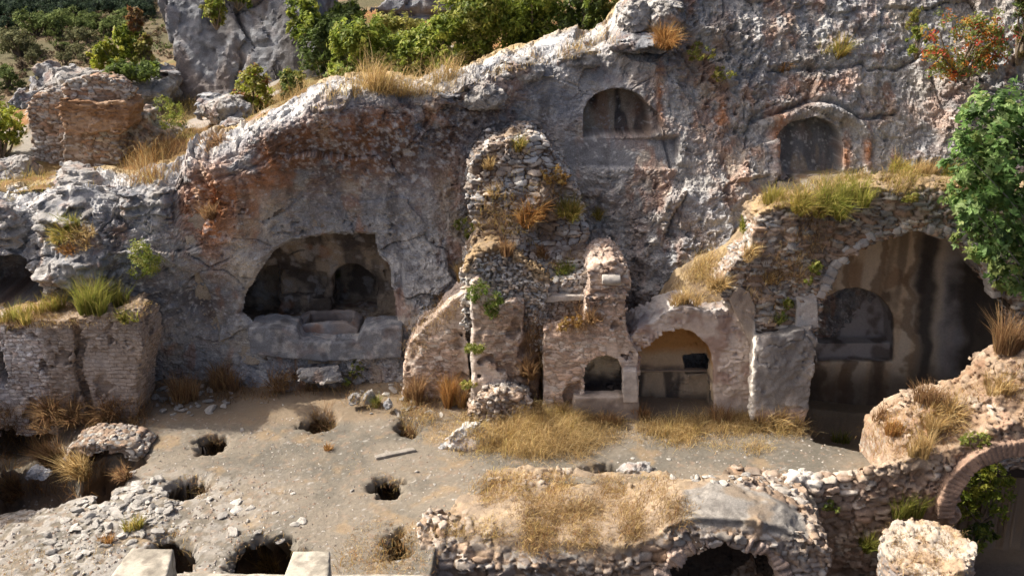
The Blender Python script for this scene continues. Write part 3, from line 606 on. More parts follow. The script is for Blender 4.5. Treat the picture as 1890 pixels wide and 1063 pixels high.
# brick pier with the small niche
t = thing('niche_pier', 'brick pier with a small arched niche low in its face', 'ruin', atY(1090, 775, 19.3))
p = PX([(1004,610),(1040,602),(1076,598),(1082,560),(1092,525),(1086,502),(1102,486),(1132,482),(1154,500),(1162,532),(1152,550),(1154,600),(1162,630),(1178,650),(1180,800),(1004,800)], 19.3)
na = PX(archpx(1079, 1152, 655, 731, 692), 19.3)
unparent(wall('brick_face', t, p, 19.3, 20.7, .025, M_BRICK, lambda P: brick_relief(P, (.32, .28, .085), 68, .02) + .8 * rub_relief(P, (.24, .24, .09), 65, .07) * sst(2.3, 2.8, P[:, 2]),
     lambda V: mix(brick_col(V, (.32, .28, .085), 68), mix(C(.50, .44, .33)[None], DARK[None], sst(.95, .55, V[:, 2] - .15 * fbm(V, 4, 2, 7))), sst(19.36, 19.42, V[:, 1]) * (polysdf(V[:, 0], V[:, 2], na) < .05)),
     lambda P: tunnel(P, na, 19.0, 19.85), .04), t)
p = PX([(1004,560),(1012,535),(1030,520),(1060,508),(1100,496),(1110,520),(1104,640),(1004,640)], 19.9)
unparent(wall('rubble_core', t, p, 19.85, 20.8, .03, M_STONE, lambda P: rub_relief(P, (.24, .24, .09), 69, .06), rubcol((.24, .24, .09), 69, pal_p)), t)
p = PX([(1006,545),(1088,543),(1088,554),(1006,557)], 19.75)
unparent(wall('cornice', t, p, 19.7, 20.1, .02, M_STONE, None, lambda V: np.tile(C(.5, .46, .41), (len(V), 1)) * (1 + .3 * fbm(V, 6, 2, 3))[:, None], wob=.02), t)
p = PX([(1150,684),(1176,682),(1178,742),(1150,744)], 19.15)
unparent(wall('jamb_block', t, p, 19.12, 19.5, .02, M_PLASTER, None, lambda V: np.tile(C(.42, .38, .35), (len(V), 1)) * (1 + .3 * fbm(V, 6, 2, 3))[:, None], wob=.02), t)
p = PX([(1060,733),(1180,731),(1182,800),(1050,800)], 19.15)
unparent(wall('sill', t, p, 19.14, 19.5, .025, M_PLASTER, None, lambda V: mix(C(.40, .34, .29)[None], C(.24, .2, .17)[None], sst(-.2, .3, fbm(V, 3, 3, 3))), wob=.04), t)

q = atY(1128, 516, 19.25)
def frag(P):
    r = np.hypot(P[:, 1] - q[1], P[:, 2] - q[2]); return np.maximum(r - .105, np.abs(P[:, 0] - q[0]) - .19)
tag(sdf_mesh('column_fragment', q - .4, q + .4, .02, frag, lambda P: .03 * fbm(P, 4, 3, 3), lambda V: np.tile(C(.42, .39, .35), (len(V), 1)) * (1 + .4 * fbm(V, 7, 3, 3))[:, None], M_PLASTER), 'short piece of pale column lying on top of the niche pier', 'column')
# arcosolium wall with the round-headed tomb niche
t = thing('tomb_niche_wall', 'plastered wall with a wide round arched tomb recess and dark square hole', 'ruin', atY(1275, 775, 19.35))
p = PX([(1160,625),(1180,604),(1205,594),(1228,576),(1262,566),(1300,574),(1340,570),(1392,556),(1400,800),(1160,800)], 19.35)
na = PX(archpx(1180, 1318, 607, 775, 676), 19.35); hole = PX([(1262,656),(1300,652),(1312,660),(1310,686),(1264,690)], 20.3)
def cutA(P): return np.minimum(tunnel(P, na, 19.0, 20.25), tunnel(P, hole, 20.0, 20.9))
def colA(V):
    K = fbm(V, 3, 3, 71); c = mix(C(.50, .42, .365)[None], C(.32, .23, .19)[None], sst(-.1, .35, K)); c = mix(c, PLAST[None] * 1.25, .7 * sst(.1, .4, fbm(V, 1.8, 3, 72)))
    ins = (polysdf(V[:, 0], V[:, 2], na) < .04) * sst(19.40, 19.46, V[:, 1])
    zz = V[:, 2] + .06 * fbm(V, 3, 3, 73)
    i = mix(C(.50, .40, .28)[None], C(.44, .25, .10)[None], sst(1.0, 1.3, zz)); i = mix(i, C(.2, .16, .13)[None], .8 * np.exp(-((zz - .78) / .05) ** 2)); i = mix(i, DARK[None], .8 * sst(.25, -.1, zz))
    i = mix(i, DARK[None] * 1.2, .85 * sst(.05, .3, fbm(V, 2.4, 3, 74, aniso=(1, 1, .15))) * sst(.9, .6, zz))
    c = mix(c, i, ins); return mix(c, mix(PALE[None] * .8, BLUE[None], sst(-.2, .2, K)), .7 * sst(.08, -.02, np.interp(V[:, 0], p[:8, 0], p[:8, 1]) - V[:, 2] + .06 * K))
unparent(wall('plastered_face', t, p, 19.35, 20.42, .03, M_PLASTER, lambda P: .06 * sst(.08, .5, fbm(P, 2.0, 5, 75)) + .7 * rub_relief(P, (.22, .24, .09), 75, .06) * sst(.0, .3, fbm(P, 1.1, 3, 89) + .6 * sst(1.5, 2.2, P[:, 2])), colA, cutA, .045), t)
p = PX([(1176,685),(1316,685),(1316,689),(1176,689)], 20.15)
unparent(wall('string_course', t, p, 20.2, 20.34, .015, M_PLASTER, None, lambda V: np.tile(C(.33, .27, .21), (len(V), 1)), wob=.012), t)

# the great arched chamber: rubble front, plaster pier, voussoir ring, vaulted room with a niche in its back wall
t = thing('vaulted_chamber', 'great arched tomb chamber with stained plaster vault and rubble front', 'ruin', atY(1670, 800, 19.4))
YC = 19.45
p = PX([(1326,530),(1345,496),(1388,455),(1394,398),(1440,374),(1500,364),(1560,352),(1600,345),(1660,342),(1760,345),(2060,352),(2060,860),(1500,860),(1512,606),(1400,614),(1345,560)], YC)
cA, cB = atY(1668, 575, YC), atY(1824, 575, YC); RA = cB[0] - cA[0]; ZB = atY(1668, 850, YC)[2]
def vault(P, r, y0, y1):
    dz = P[:, 2] - cA[2]; x = P[:, 0] - cA[0]; x = np.where(x > 0, x / (1 + .4 * sst(.9, -.3, dz)), x)
    d = np.where(dz > 0, np.hypot(x, dz), np.abs(x)) - r
    k = np.maximum(d, -9); yb = P[:, 1] - y1
    dd = np.where((k > -.5) & (yb > -.5), np.hypot(np.maximum(k + .5, 0), np.maximum(yb + .5, 0)) - .5, np.maximum(k, yb))   # rounded back corners
    return np.maximum(np.maximum(dd, y0 - P[:, 1]), ZB - .4 - P[:, 2])
crown = p[3:11]
o = wall('rubble_front', t, p, YC - .08, YC + .75, .033, M_STONE, lambda P: rub_relief(P, (.32, .3, .085), 76, .07) + .05 * fbm(P, 1.5, 2, 5), rubcol((.32, .3, .085), 76, STONES * 1.05, MORTAR, .1, lambda V: np.interp(V[:, 0], crown[:, 0], crown[:, 1])), lambda P: vault(P, RA + .03, 18, 30), .07)
unparent(o, t)
nb = PX(archpx(1500, 1650, 531, 668, 600), 21.25)
def room(P):
    d = np.max(np.stack([p[6, 0] - .75 - P[:, 0], P[:, 0] - 12.4, ZB - .6 - P[:, 2], P[:, 2] - 4.62, YC + .3 - P[:, 1], P[:, 1] - 22.3]), 0)
    nbz = nb[0, 1]; cutn = np.maximum(tunnel(P, nb, 21.0, 21.95), np.minimum(nbz + .34 - P[:, 2], 21.55 - P[:, 1]) * -1 if False else np.where((P[:, 2] < nbz + .34) & (P[:, 1] > 21.55), .05, -1))
    return np.maximum(np.maximum(d, -vault(P, RA, 18, 21.25)), -cutn)
def colR(V):
    st = fbm(V, 1.8, 3, 77, aniso=(1, .8, .07)); K = fbm(V, 2.2, 4, 78); u = V[:, 0] - cA[0] + .18 * K + .12 * (V[:, 2] - 2)
    c = mix(C(.70, .56, .40)[None], C(.42, .30, .20)[None], sst(-.05, .3, K)); c = mix(c, C(.74, .65, .52)[None], .8 * sst(.05, .25, st))
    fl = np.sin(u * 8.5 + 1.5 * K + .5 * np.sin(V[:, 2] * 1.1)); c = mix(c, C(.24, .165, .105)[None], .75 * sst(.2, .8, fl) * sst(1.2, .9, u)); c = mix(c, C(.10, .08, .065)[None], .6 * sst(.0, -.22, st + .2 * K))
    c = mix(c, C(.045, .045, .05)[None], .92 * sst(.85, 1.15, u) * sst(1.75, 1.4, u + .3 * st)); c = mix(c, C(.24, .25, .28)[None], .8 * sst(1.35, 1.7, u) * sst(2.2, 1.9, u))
    c = mix(c, C(.05, .045, .042)[None], .95 * sst(1.75, 2.05, u + .3 * st)); c = mix(c, C(.05, .045, .042)[None], .9 * sst(-1.3, -1.6, u))  # right and left ends darkened in the colour, standing in for shade
    ins = sst(21.28, 21.4, V[:, 1]) * (polysdf(V[:, 0], V[:, 2], nb) < .06)
    c = mix(c, mix(C(.44, .42, .42)[None], C(.20, .18, .17)[None], sst(-.1, .3, K + st)), .9 * ins)
    return mix(c, C(.08, .062, .05)[None], .8 * sst(.55, -.2, V[:, 2] + .25 * K))  # darker towards the floor: deep shade painted into the plaster colour
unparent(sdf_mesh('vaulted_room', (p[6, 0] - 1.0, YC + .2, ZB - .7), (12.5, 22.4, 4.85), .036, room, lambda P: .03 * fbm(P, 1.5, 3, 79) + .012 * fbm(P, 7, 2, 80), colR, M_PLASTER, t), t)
def ring(P):
    x, dz = P[:, 0] - cA[0], P[:, 2] - cA[2]; r = np.hypot(x, dz); a = np.arctan2(dz, x)
    d = np.maximum(np.abs(r - RA - .14) - .13, np.abs(P[:, 1] - YC - .05) - .2)
    return np.maximum(d, .25 - a - .0 * r) if False else np.maximum(d, np.where(dz > .35, -1, (.35 - dz)))
NV = 34
def vkey(P): return np.floor(np.arctan2(P[:, 2] - cA[2], P[:, 0] - cA[0]) / math.pi * NV)
def ringd(P):
    a = np.arctan2(P[:, 2] - cA[2], P[:, 0] - cA[0]) / math.pi * NV; f = np.abs(a - np.floor(a) - .5); k = _hash(np.floor(a), np.floor(a), np.floor(a), 5)
    r_ = np.hypot(P[:, 0] - cA[0], P[:, 2] - cA[2]) - RA; return .05 * sst(.4, .5, f) + (k - .5) * .07 + .03 * fbm(P, 5, 4, 6, .6) + np.maximum(0, r_ - .10 - .14 * ((k * 7.3) % 1)) * 1.2
unparent(sdf_mesh('arch_ring', (cA[0] - RA - .5, YC - .4, cA[2] + .1), (cA[0] + RA + .5, YC + .5, cA[2] + RA + .5), .025, ring, ringd,
     lambda V: mix(C(.33, .31, .30)[None], C(.50, .47, .44)[None], _hash(vkey(V), vkey(V), vkey(V), 9)) * (1 + .25 * fbm(V, 5, 3, 8))[:, None], M_STONE, t), t)
p = PX([(1392,640),(1398,625),(1440,622),(1470,612),(1508,602),(1512,640),(1500,740),(1482,810),(1386,810),(1388,700)], 18.95)
def colP(V):
    c = mix(C(.40, .37, .34)[None], C(.20, .19, .185)[None], sst(-.25, .2, fbm(V, 1.6, 4, 81, aniso=(1, 1, .5)))); c = mix(c, C(.42, .30, .23)[None], .8 * sst(.42, .25, V[:, 2] + .05 * fbm(V, 3, 2, 3)))
    return mix(c, C(.68, .64, .57)[None], sst(.12, .03, V[:, 0] - np.interp(V[:, 2], p[[8, 9, 0], 1], p[[8, 9, 0], 0])))  # left edge painted pale for the sun that strikes it
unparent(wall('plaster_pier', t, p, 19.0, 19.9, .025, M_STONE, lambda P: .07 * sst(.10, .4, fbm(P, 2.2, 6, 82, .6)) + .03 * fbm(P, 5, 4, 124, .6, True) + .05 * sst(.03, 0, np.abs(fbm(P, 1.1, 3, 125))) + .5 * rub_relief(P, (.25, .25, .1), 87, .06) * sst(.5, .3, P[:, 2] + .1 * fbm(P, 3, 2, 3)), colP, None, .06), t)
p = PX([(1470,548),(1510,538),(1512,604),(1468,612)], 19.27)
unparent(wall('plaster_panel', t, p, 19.27, 19.7, .025, M_STONE, lambda P: .05 * sst(.15, .5, fbm(P, 3, 4, 85)), lambda V: mix(C(.50, .47, .44)[None], C(.36, .33, .31)[None], sst(-.2, .3, fbm(V, 2.5, 3, 83))), wob=.02), t)
p = PX([(1346,552),(1362,530),(1380,534),(1394,566),(1399,620),(1398,660),(1390,712),(1384,640),(1366,600)], 19.28)
unparent(wall('plaster_fin', t, p, 19.28, 19.8, .022, M_STONE, lambda P: .05 * sst(.15, .5, fbm(P, 3, 4, 86)), lambda V: mix(mix(C(.36, .30, .25)[None], C(.22, .18, .155)[None], sst(-.1, .3, fbm(V, 2.5, 4, 84))), C(.70, .65, .57)[None], sst(.0, .12, V[:, 0] - np.interp(V[:, 2], p[[7, 3, 2], 1], p[[7, 3, 2], 0] - .02))), wob=.03), t)  # sunlit sliver painted pale, the rest toned down as its shaded side

# right: ruined arch and its rubble ridge, dropping to the sunken area
t = thing('ruined_arch', 'long rubble ridge ending in a broken brick arch over a pit', 'ruin', atY(1700, 1000, 16.6))
fx = [(1440,888),(1470,884),(1560,886),(1600,872),(1680,850),(1740,838),(1790,812),(1840,792),(1900,780),(2060,770)]
fr = np.array([atY(a, b, 16.5)[[0, 2]] for a, b in fx])
crn = [(1440,880),(1600,872),(1608,806),(1628,772),(1660,748),(1740,730),(1790,708),(1838,660),(1880,640),(2060,610)]
cr = np.array([atY(a, b, 17.7)[[0, 2]] for a, b in crn])
ao = PX(archpx(1752, 1962, 818, 1300, 922), 16.5); aor = atY(1857, 922, 16.5)
def ridgetop(x, y): return np.interp(x, fr[:, 0], fr[:, 1]) * (1 - sst(16.45, 17.6, y)) + np.interp(x, cr[:, 0], cr[:, 1]) * sst(16.45, 17.6, y) - .6 * np.maximum(0, y - 17.9)
def ridge(P):
    d = np.max(np.stack([16.5 - P[:, 1] + .25 * sst(-.4, -2.5, P[:, 2]) * 0, P[:, 1] - 18.3, fr[0, 0] + .26 - P[:, 0], (P[:, 2] - ridgetop(P[:, 0], P[:, 1])) * .8, -3.2 - P[:, 2]]), 0)
    return np.maximum(d, -tunnel(P, ao, 15, 19))
def colJ(V):
    c = stone_col(V, (.34, .32, .14), 91, np.array([[.42, .34, .27], [.33, .25, .195], [.49, .43, .36], [.37, .25, .18], [.29, .22, .17]], np.float32), C(.26, .185, .13))
    dz = ridgetop(V[:, 0], V[:, 1]) - V[:, 2]; soil = mix(C(.34, .235, .15)[None], C(.42, .33, .24)[None], sst(-.2, .3, fbm(V, 2.5, 4, 92)))
    c = mix(c, C(.17, .115, .08)[None], .6 * sst(.1, .4, fbm(V, 2.2, 4, 161))); c = mix(c, soil, .6 * sst(.25, .06, dz) * sst(-.3, .25, fbm(V, 1.7, 3, 93) + .2) * sst(6.2, 6.9, V[:, 0]))
    c = mix(c, C(.60, .57, .52)[None], .8 * sst(.2, .05, dz) * sst(5.9, 5.6, V[:, 0]))
    return mix(c, C(.38, .26, .19)[None], .5 * sst(.3, .8, dz) * sst(-.2, .3, fbm(V, 1.2, 3, 94)))
unparent(sdf_mesh('rubble_ridge', (fr[0, 0], 16.1, -3.3), (10.2, 18.6, 3.2), .037, ridge, lambda P: rub_relief(P, (.34, .32, .14), 91, .12) * (1 - .3 * sst(.3, .1, ridgetop(P[:, 0], P[:, 1]) - P[:, 2]) * sst(-.1, .25, fbm(P, 1.7, 3, 93) + .1) * sst(6.2, 6.9, P[:, 0])) + .08 * fbm(P, 1.3, 3, 95) + .03 * fbm(P, 6, 2, 96), colJ, M_STONE, t), t)
ar = aor[0] - ao[:, 0].min()
def ring2(P):
    x, dz = P[:, 0] - aor[0], P[:, 2] - aor[2]; r = np.hypot(x, dz)
    return np.maximum(np.maximum(np.abs(r - ar - .13) - .17, np.abs(P[:, 1] - 16.5) - .26), -.25 - dz)
def ring2d(P):
    a = np.arctan2(P[:, 2] - aor[2], P[:, 0] - aor[0]) * ar / .085; f = np.abs(a - np.floor(a) - .5)
    return .03 * sst(.36, .5, f) + .03 * fbm(P, 3, 2, 97)
unparent(sdf_mesh('arch_ring', (aor[0] - ar - .5, 16.0, aor[2] - .4), (aor[0] + ar + .5, 16.9, aor[2] + ar + .5), .025, ring2, ring2d, lambda V: mix(C(.42, .28, .20)[None], C(.26, .18, .135)[None], sst(-.3, .3, fbm(V, 4, 4, 98, .6))), M_STONE, t), t)

# round stump in the sunken area
sc_ = atZ(1712, 1012, -.25)
def stump(P):
    r = np.hypot((P[:, 0] - sc_[0]) / 1.02, P[:, 1] - sc_[1]); return np.maximum(r - .70, np.maximum((P[:, 2] + .25 - .12 * (P[:, 0] - sc_[0]) - .10 * (P[:, 1] - sc_[1])) * .9, -3.2 - P[:, 2]))
o = sdf_mesh('pillar_stump', (sc_[0] - 1, sc_[1] - 1, -3.25), (sc_[0] + 1, sc_[1] + 1, .2), .028, stump, lambda P: .08 * fbm(P, 1.6, 3, 99) + rub_relief(P, (.25, .25, .10), 88, .05),
     lambda V: mix(stone_col(V, (.25, .25, .10), 88, mortar=C(.34, .26, .2)), mix(C(.38, .28, .19)[None], C(.46, .40, .33)[None], sst(-.2, .3, fbm(V, 4, 3, 4))), sst(-.42, -.32, V[:, 2])), M_STONE)
tag(o, 'round flat-topped masonry stump standing in the shaded pit', 'ruin')

# front: broken barrel vault breaking through the terrace edge
t = thing('broken_vault', 'broken barrel vault in the foreground with grass and mortar on its roof', 'ruin', atZ(1150, 1060, 0))
va = atY(1330, 1094, 14.4); vr = atY(1446, 1094, 14.4)[0] - va[0]; L0, L1 = atY(783, 1000, 14.5)[0], atY(1519, 1000, 14.4)[0]
def vtop(x, y):
    f = .22 + .10 * vnoise(np.c_[x * 1.7, y * 1.7, 0 * x], 5) + .60 * np.exp(-((x - va[0]) / 1.15) ** 4 * .5) + .05 * np.sin(x * 2.3)
    return f + (.06 - f) * sst(15.0, 16.9, y) ** 1.3 - .16 * sst(14.9, 14.4, y)
def vbody(P):
    yf = 14.38 + .30 * sst(.0, -2.4, P[:, 0] - va[0] + vr) * sst(-.3, .3, P[:, 2])
    d = np.max(np.stack([yf - P[:, 1], P[:, 1] - 17.0, L0 + .5 * np.clip(P[:, 1] - 14.9, 0, 3) - P[:, 0], P[:, 0] - L1, (P[:, 2] - vtop(P[:, 0], P[:, 1])) * .85, -2.5 - P[:, 2]]), 0)
    r = np.where(P[:, 2] > va[2], np.hypot(P[:, 0] - va[0], P[:, 2] - va[2]), np.abs(P[:, 0] - va[0])) - vr
    return np.maximum(d, -np.maximum(r, P[:, 1] - 16.3))
mort = PZ([(1265,905),(1330,885),(1420,900),(1475,905),(1500,945),(1420,960),(1400,930),(1355,960),(1310,975),(1260,970)], .8)
def soilx(P): return sst(.5, 1.5, P[:, 0] - L0 + .6 * (P[:, 1] - 14.6) + .5 * fbm(P, 1.5, 3, 110)) * sst(-.35, -.75, P[:, 0] - va[0] - vr + .4 * fbm(P, 2, 3, 118))
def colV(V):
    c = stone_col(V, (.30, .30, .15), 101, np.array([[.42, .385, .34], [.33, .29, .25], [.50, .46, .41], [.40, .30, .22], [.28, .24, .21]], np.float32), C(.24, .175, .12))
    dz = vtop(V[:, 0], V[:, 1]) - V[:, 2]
    ins_ = (np.hypot(V[:, 0] - va[0], V[:, 2] - va[2]) < vr + .05) & (V[:, 1] > 14.75); c = mix(c, C(.06, .048, .04)[None], .95 * ins_)  # darkness inside the tunnel painted into the stone colour
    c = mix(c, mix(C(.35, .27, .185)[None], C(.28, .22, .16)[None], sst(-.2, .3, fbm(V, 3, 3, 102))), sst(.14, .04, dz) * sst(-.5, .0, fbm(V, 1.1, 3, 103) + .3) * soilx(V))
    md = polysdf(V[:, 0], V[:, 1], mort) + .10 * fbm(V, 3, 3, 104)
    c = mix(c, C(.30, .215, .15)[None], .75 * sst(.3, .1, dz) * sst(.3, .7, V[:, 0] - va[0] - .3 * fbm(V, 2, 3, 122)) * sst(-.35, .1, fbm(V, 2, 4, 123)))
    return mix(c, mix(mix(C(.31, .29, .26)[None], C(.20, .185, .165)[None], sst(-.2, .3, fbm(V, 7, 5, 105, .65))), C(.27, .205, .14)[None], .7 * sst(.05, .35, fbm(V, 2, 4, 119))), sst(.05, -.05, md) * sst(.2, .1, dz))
def detV(P):
    md = sst(.1, -.1, polysdf(P[:, 0], P[:, 1], mort)) * sst(.25, .1, vtop(P[:, 0], P[:, 1]) - P[:, 2])
    so = sst(.30, .12, vtop(P[:, 0], P[:, 1]) - P[:, 2]) * sst(-.25, .1, fbm(P, 1.1, 3, 103) + .3) * soilx(P)
    return (rub_relief(P, (.30, .30, .15), 101, .08) * (1 - .8 * so) + .10 * fbm(P, 1.4, 3, 106) + .03 * fbm(P, 7, 2, 107)) * (1 - .92 * md) + md * (.012 * fbm(P, 6, 4, 120) + .03 * sst(.25, .45, fbm(P, 3, 3, 121)))
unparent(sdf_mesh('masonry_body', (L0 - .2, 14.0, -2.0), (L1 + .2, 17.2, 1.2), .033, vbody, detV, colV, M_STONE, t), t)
def ring3(P):
    r = np.hypot(P[:, 0] - va[0], P[:, 2] - va[2]); return np.maximum(np.maximum(np.abs(r - vr - .05) - .085, np.abs(P[:, 1] - 14.55) - .28), -.3 - (P[:, 2] - va[2]))
def ring3d(P):
    a = np.arctan2(P[:, 2] - va[2], P[:, 0] - va[0]) * vr / .085; f = np.abs(a - np.floor(a) - .5); k = _hash(np.floor(a), np.floor(a), np.floor(a), 5)
    return .05 * sst(.3, .5, f) + .16 * (k - .5) + .05 * fbm(P, 4, 2, 108)
unparent(sdf_mesh('arch_ring', (va[0] - vr - .5, 14.0, va[2] - .4), (va[0] + vr + .5, 15.0, va[2] + vr + .5), .025, ring3, ring3d, lambda V: mix(C(.44, .33, .26)[None], C(.36, .29, .25)[None], sst(-.3, .3, fbm(V, 7, 3, 109))), M_STONE, t), t)

# lip of a collapsed grave vault, left
p = PX([(128,838),(140,815),(170,806),(215,806),(250,812),(272,826),(262,838),(235,824),(200,820),(165,824),(140,842)], 18.0)
o = wall('grave_vault_lip', None, p, 17.7, 18.5, .025, M_STONE, lambda P: rub_relief(P, (.25, .25, .09), 111, .04), rubcol((.25, .25, .09), 111), None, .03)
tag(o, 'low curved masonry lip over the large open grave at the left', 'ruin')

# viewing platform parapet at the very bottom: coping with two raised blocks
t = thing('concrete_parapet', 'pale concrete parapet coping with two raised blocks at the bottom edge', 'parapet', atZ(400, 1063, 3.0))
def slab(name, pts, z1, zz0, parent, h=.02):
    q = PZ(pts, z1); x0, y0 = q.min(0) - .1; x1, y1 = q.max(0) + .1
    def b(P): return np.maximum(polysdf(P[:, 0], P[:, 1], q), np.abs(P[:, 2] - (z1 + zz0) / 2) - (z1 - zz0) / 2)
    return sdf_mesh(name, (x0, y0, zz0 - .06), (x1, y1, z1 + .06), h, b, lambda P: .006 + .008 * fbm(P, 4, 4, 112) + .012 * sst(.25, .5, fbm(P, 9, 3, 116)), lambda V: mix(mix(C(.44, .40, .33)[None], C(.27, .245, .20)[None], sst(-.15, .3, fbm(V, 5, 5, 113, .6))), C(.16, .14, .115)[None], .6 * sst(.15, .4, fbm(V, 11, 4, 118))) * (1 + .15 * fbm(V, 40, 2, 114))[:, None], M_CONC, parent)
unparent(slab('block', [(242,1008),(322,1010),(312,1052),(285,1110),(165,1110)], 3.42, 3.0, t), t)
unparent(slab('block', [(540,1014),(611,1014),(608,1057),(600,1110),(505,1110)], 3.42, 3.0, t), t)
unparent(slab('coping', [(215,1062),(300,1054),(785,1057),(800,1130),(150,1130)], 3.05, 2.85, t, .03), t)
q0, q1 = atZ(215, 1075, 2.9), atZ(780, 1075, 2.9)
def pw(P): return np.max(np.stack([q0[0] - P[:, 0], P[:, 0] - q1[0], np.abs(P[:, 1] - q0[1] + .25) - .2, -1 - P[:, 2], P[:, 2] - 2.88]), 0)
unparent(sdf_mesh('support_wall', (q0[0] - .1, q0[1] - .6, -1.1), (q1[0] + .1, q0[1] + .1, 2.95), .06, pw, lambda P: rub_relief(P, (.4, .3, .2), 115, .03), rubcol((.4, .3, .2), 115), M_STONE, t), t)
# ------------------------------------------------------------------ BOULDERS AND LOOSE STONES
def rockcol(V, s, tint=GREY, pale=.5, rust=.25):
    a, b, c_ = fbm(V, 1.5, 4, s), fbm(V, 5, 4, s + 1), fbm(V, 3, 4, s + 2)
    c = mix(tint[None] * .95, BLUE[None], sst(-.2, .35, a)); c = mix(c, PALE[None], pale * .8 * sst(-.05, .4, b)); c = mix(c, RUST[None] * .9, rust * 1.6 * sst(.12, .45, c_))
    return mix(c, DARK[None] * 1.5, .5 * sst(.2, .5, fbm(V, 2.2, 3, s + 3)))
def boulder(label, x0, y0, x1, y1, Y, dep, seed, cat='boulder', name='boulder', group=None, tint=GREY, pale=.5, rust=.2, cuts=7, rough=1., bed=0., kind=None):
    a, b = atY(x0, y0, Y), atY(x1, y1, Y); c = np.array([(a[0] + b[0]) / 2, Y + dep * .3, (a[2] + b[2]) / 2]); r = np.array([(b[0] - a[0]) / 2, dep / 2, (a[2] - b[2]) / 2]) 
    g = np.random.default_rng(seed); N = g.normal(size=(cuts, 3)); N[:, 2] = np.abs(N[:, 2]) * .8; N /= np.linalg.norm(N, axis=1)[:, None]; off = g.uniform(.62, .92, cuts)
    m = r.mean(); k = r.min()
    def base(P):
        Q = (P - c) / r; d = (np.abs(Q) ** 3.2).sum(1) ** (1 / 3.2) - 1
        for n, o_ in zip(N, off): d = np.maximum(d, Q @ n - o_)
        return d * k
    def det(P):
        fa, fe = facets(P, .75 * m, .5 * m, seed + 9); fb, fg = facets(P, .3 * m, .2 * m, seed + 19)
        d = rough * (.20 * k * fbm(P, .9 / m, 3, seed) + .34 * k * fa + .10 * k * sst(.06, 0, fe) + .14 * k * fb + .07 * k * fbm(P, 4 / m, 4, seed + 2, .6, True))
        if bed: d = d + bed * np.abs(np.mod(P[:, 2] * 4.5 + .5 * fbm(P, 1.2, 2, seed + 4), 1) - .5) 
        return d
    h = max(.022, min(.05, (b[0] - a[0]) / 46))
    o = sdf_mesh(name, c - r * 1.35, c + r * 1.35, h, base, det, lambda V: rockcol(V, seed + 5, tint, pale, rust), M_ROCK, None, band=k * .6, smooth=False)
    if kind: tag(o, kind=kind)
    else: tag(o, label, cat, group)
    return o
G1 = 'limestone outcrops on the left side of the cliff'
boulder('layered grey rock with a bright white sunlit upper edge, far left', 34, 355, 205, 450, 20.7, 1.5, 301, group=G1, bed=.16, pale=.8)
boulder('bedded grey rock block just left of the rust-stained cliff', 214, 330, 335, 420, 21.0, 1.4, 302, group=G1, bed=.14, pale=.7)
boulder('square flat-topped rock block jutting out above the limewashed wall', 48, 446, 205, 540, 20.0, 1.3, 303, group=G1, cuts=3, bed=.08)
boulder('dark pointed rock mound in front of the ruined tower', 78, 308, 196, 362, 22.0, 1.2, 304, group=G1, bed=.10)
boulder('grey rock at the left frame edge under the layered rock', -40, 372, 48, 470, 20.6, 1.3, 305, group=G1, bed=.14, pale=.6)
boulder('rock shelf at the left corner of the tall cliff crest', 322, 274, 440, 340, 21.6, 1.2, 306, group=G1, pale=.9)
boulder('low sunlit rock at the left edge beside the ruined tower', -30, 292, 64, 338, 24.0, 1.4, 307, group=G1, pale=.6)
boulder('rock hump with lichen behind the crest, below the yellow-green bush', 352, 176, 464, 226, 26.0, 1.8, 308, group='rocks on the slope behind the crest', pale=.7)
boulder('smaller dark rock lying in front of the lichen hump', 385, 224, 455, 268, 24.5, 1.2, 309, group='rocks on the slope behind the crest', pale=.3)
boulder('big smooth grey rock beside the dark cleft of the crag', 196, 124, 325, 215, 29.0, 2.6, 310, group='rocks on the slope behind the crest', cuts=4, pale=.3)
boulder('long slanting rock rib on the skyline of the left slope', 50, 122, 190, 196, 30.0, 1.6, 311, group='rocks on the slope behind the crest', pale=.6)
boulder('small blue-grey rock left of the ruined tower', 4, 168, 60, 206, 27.0, 1.4, 312, group='rocks on the slope behind the crest')
G2 = 'weathered blocks along the cliff crest'
for i, (lab, *q) in enumerate([('topmost pale block leaning on the high buttress', 1142, -6, 1200, 62, 22.9, .9), ('second pale block of the high buttress, at the frame top', 1188, -8, 1262, 58, 22.8, .9), ('wide pale block capping the crest right of the bushes', 1128, 60, 1236, 100, 22.5, 1.0),
      ('rounded crest block above the upper arched niche', 1030, 90, 1110, 128, 22.5, .9), ('split crest block right of the tallest bush clump', 905, 102, 1006, 152, 22.2, .9), ('square crest block in the middle of the ridge', 846, 152, 934, 206, 21.7, .8), ('thin crest slab left of the square block', 748, 165, 842, 196, 21.6, .8),
      ('left crest boulder above the cave', 560, 182, 640, 226, 21.1, .8), ('long low crest boulder left of the cave', 462, 226, 560, 272, 21.1, .8)]):
    boulder(lab, *q, 320 + i, group=G2, pale=.9, cuts=5)
boulder('pointed white block lying alone on the terrace near the dry grass', 816, 794, 908, 862, 18.0, .7, 340, pale=1.0, tint=PALE, cuts=6)
boulder('flat pale slab lying in the shade below the cave', 545, 682, 632, 708, 20.3, .7, 341, name='stone_slab', cat='slab')
boulder('grey slab leaning in the weeds of the left pit', 42, 866, 90, 886, 17.0, .35, 342, name='stone_slab', cat='slab', pale=.5, tint=BLUE * 1.2)
boulder('bigger white stone set in the grass on the broken vault', 966, 940, 998, 968, 15.6, .3, 343, pale=1., tint=PALE)
boulder('smaller white stone beside the bigger one on the broken vault', 984, 926, 1012, 948, 15.9, .3, 344, pale=1., tint=PALE)
boulder('white marble slab projecting from the grassy ledge over the chamber', 1598, 334, 1655, 350, 19.8, .7, 345, name='marble_slab', cat='slab', pale=1., tint=PALE, cuts=1, rough=.4)
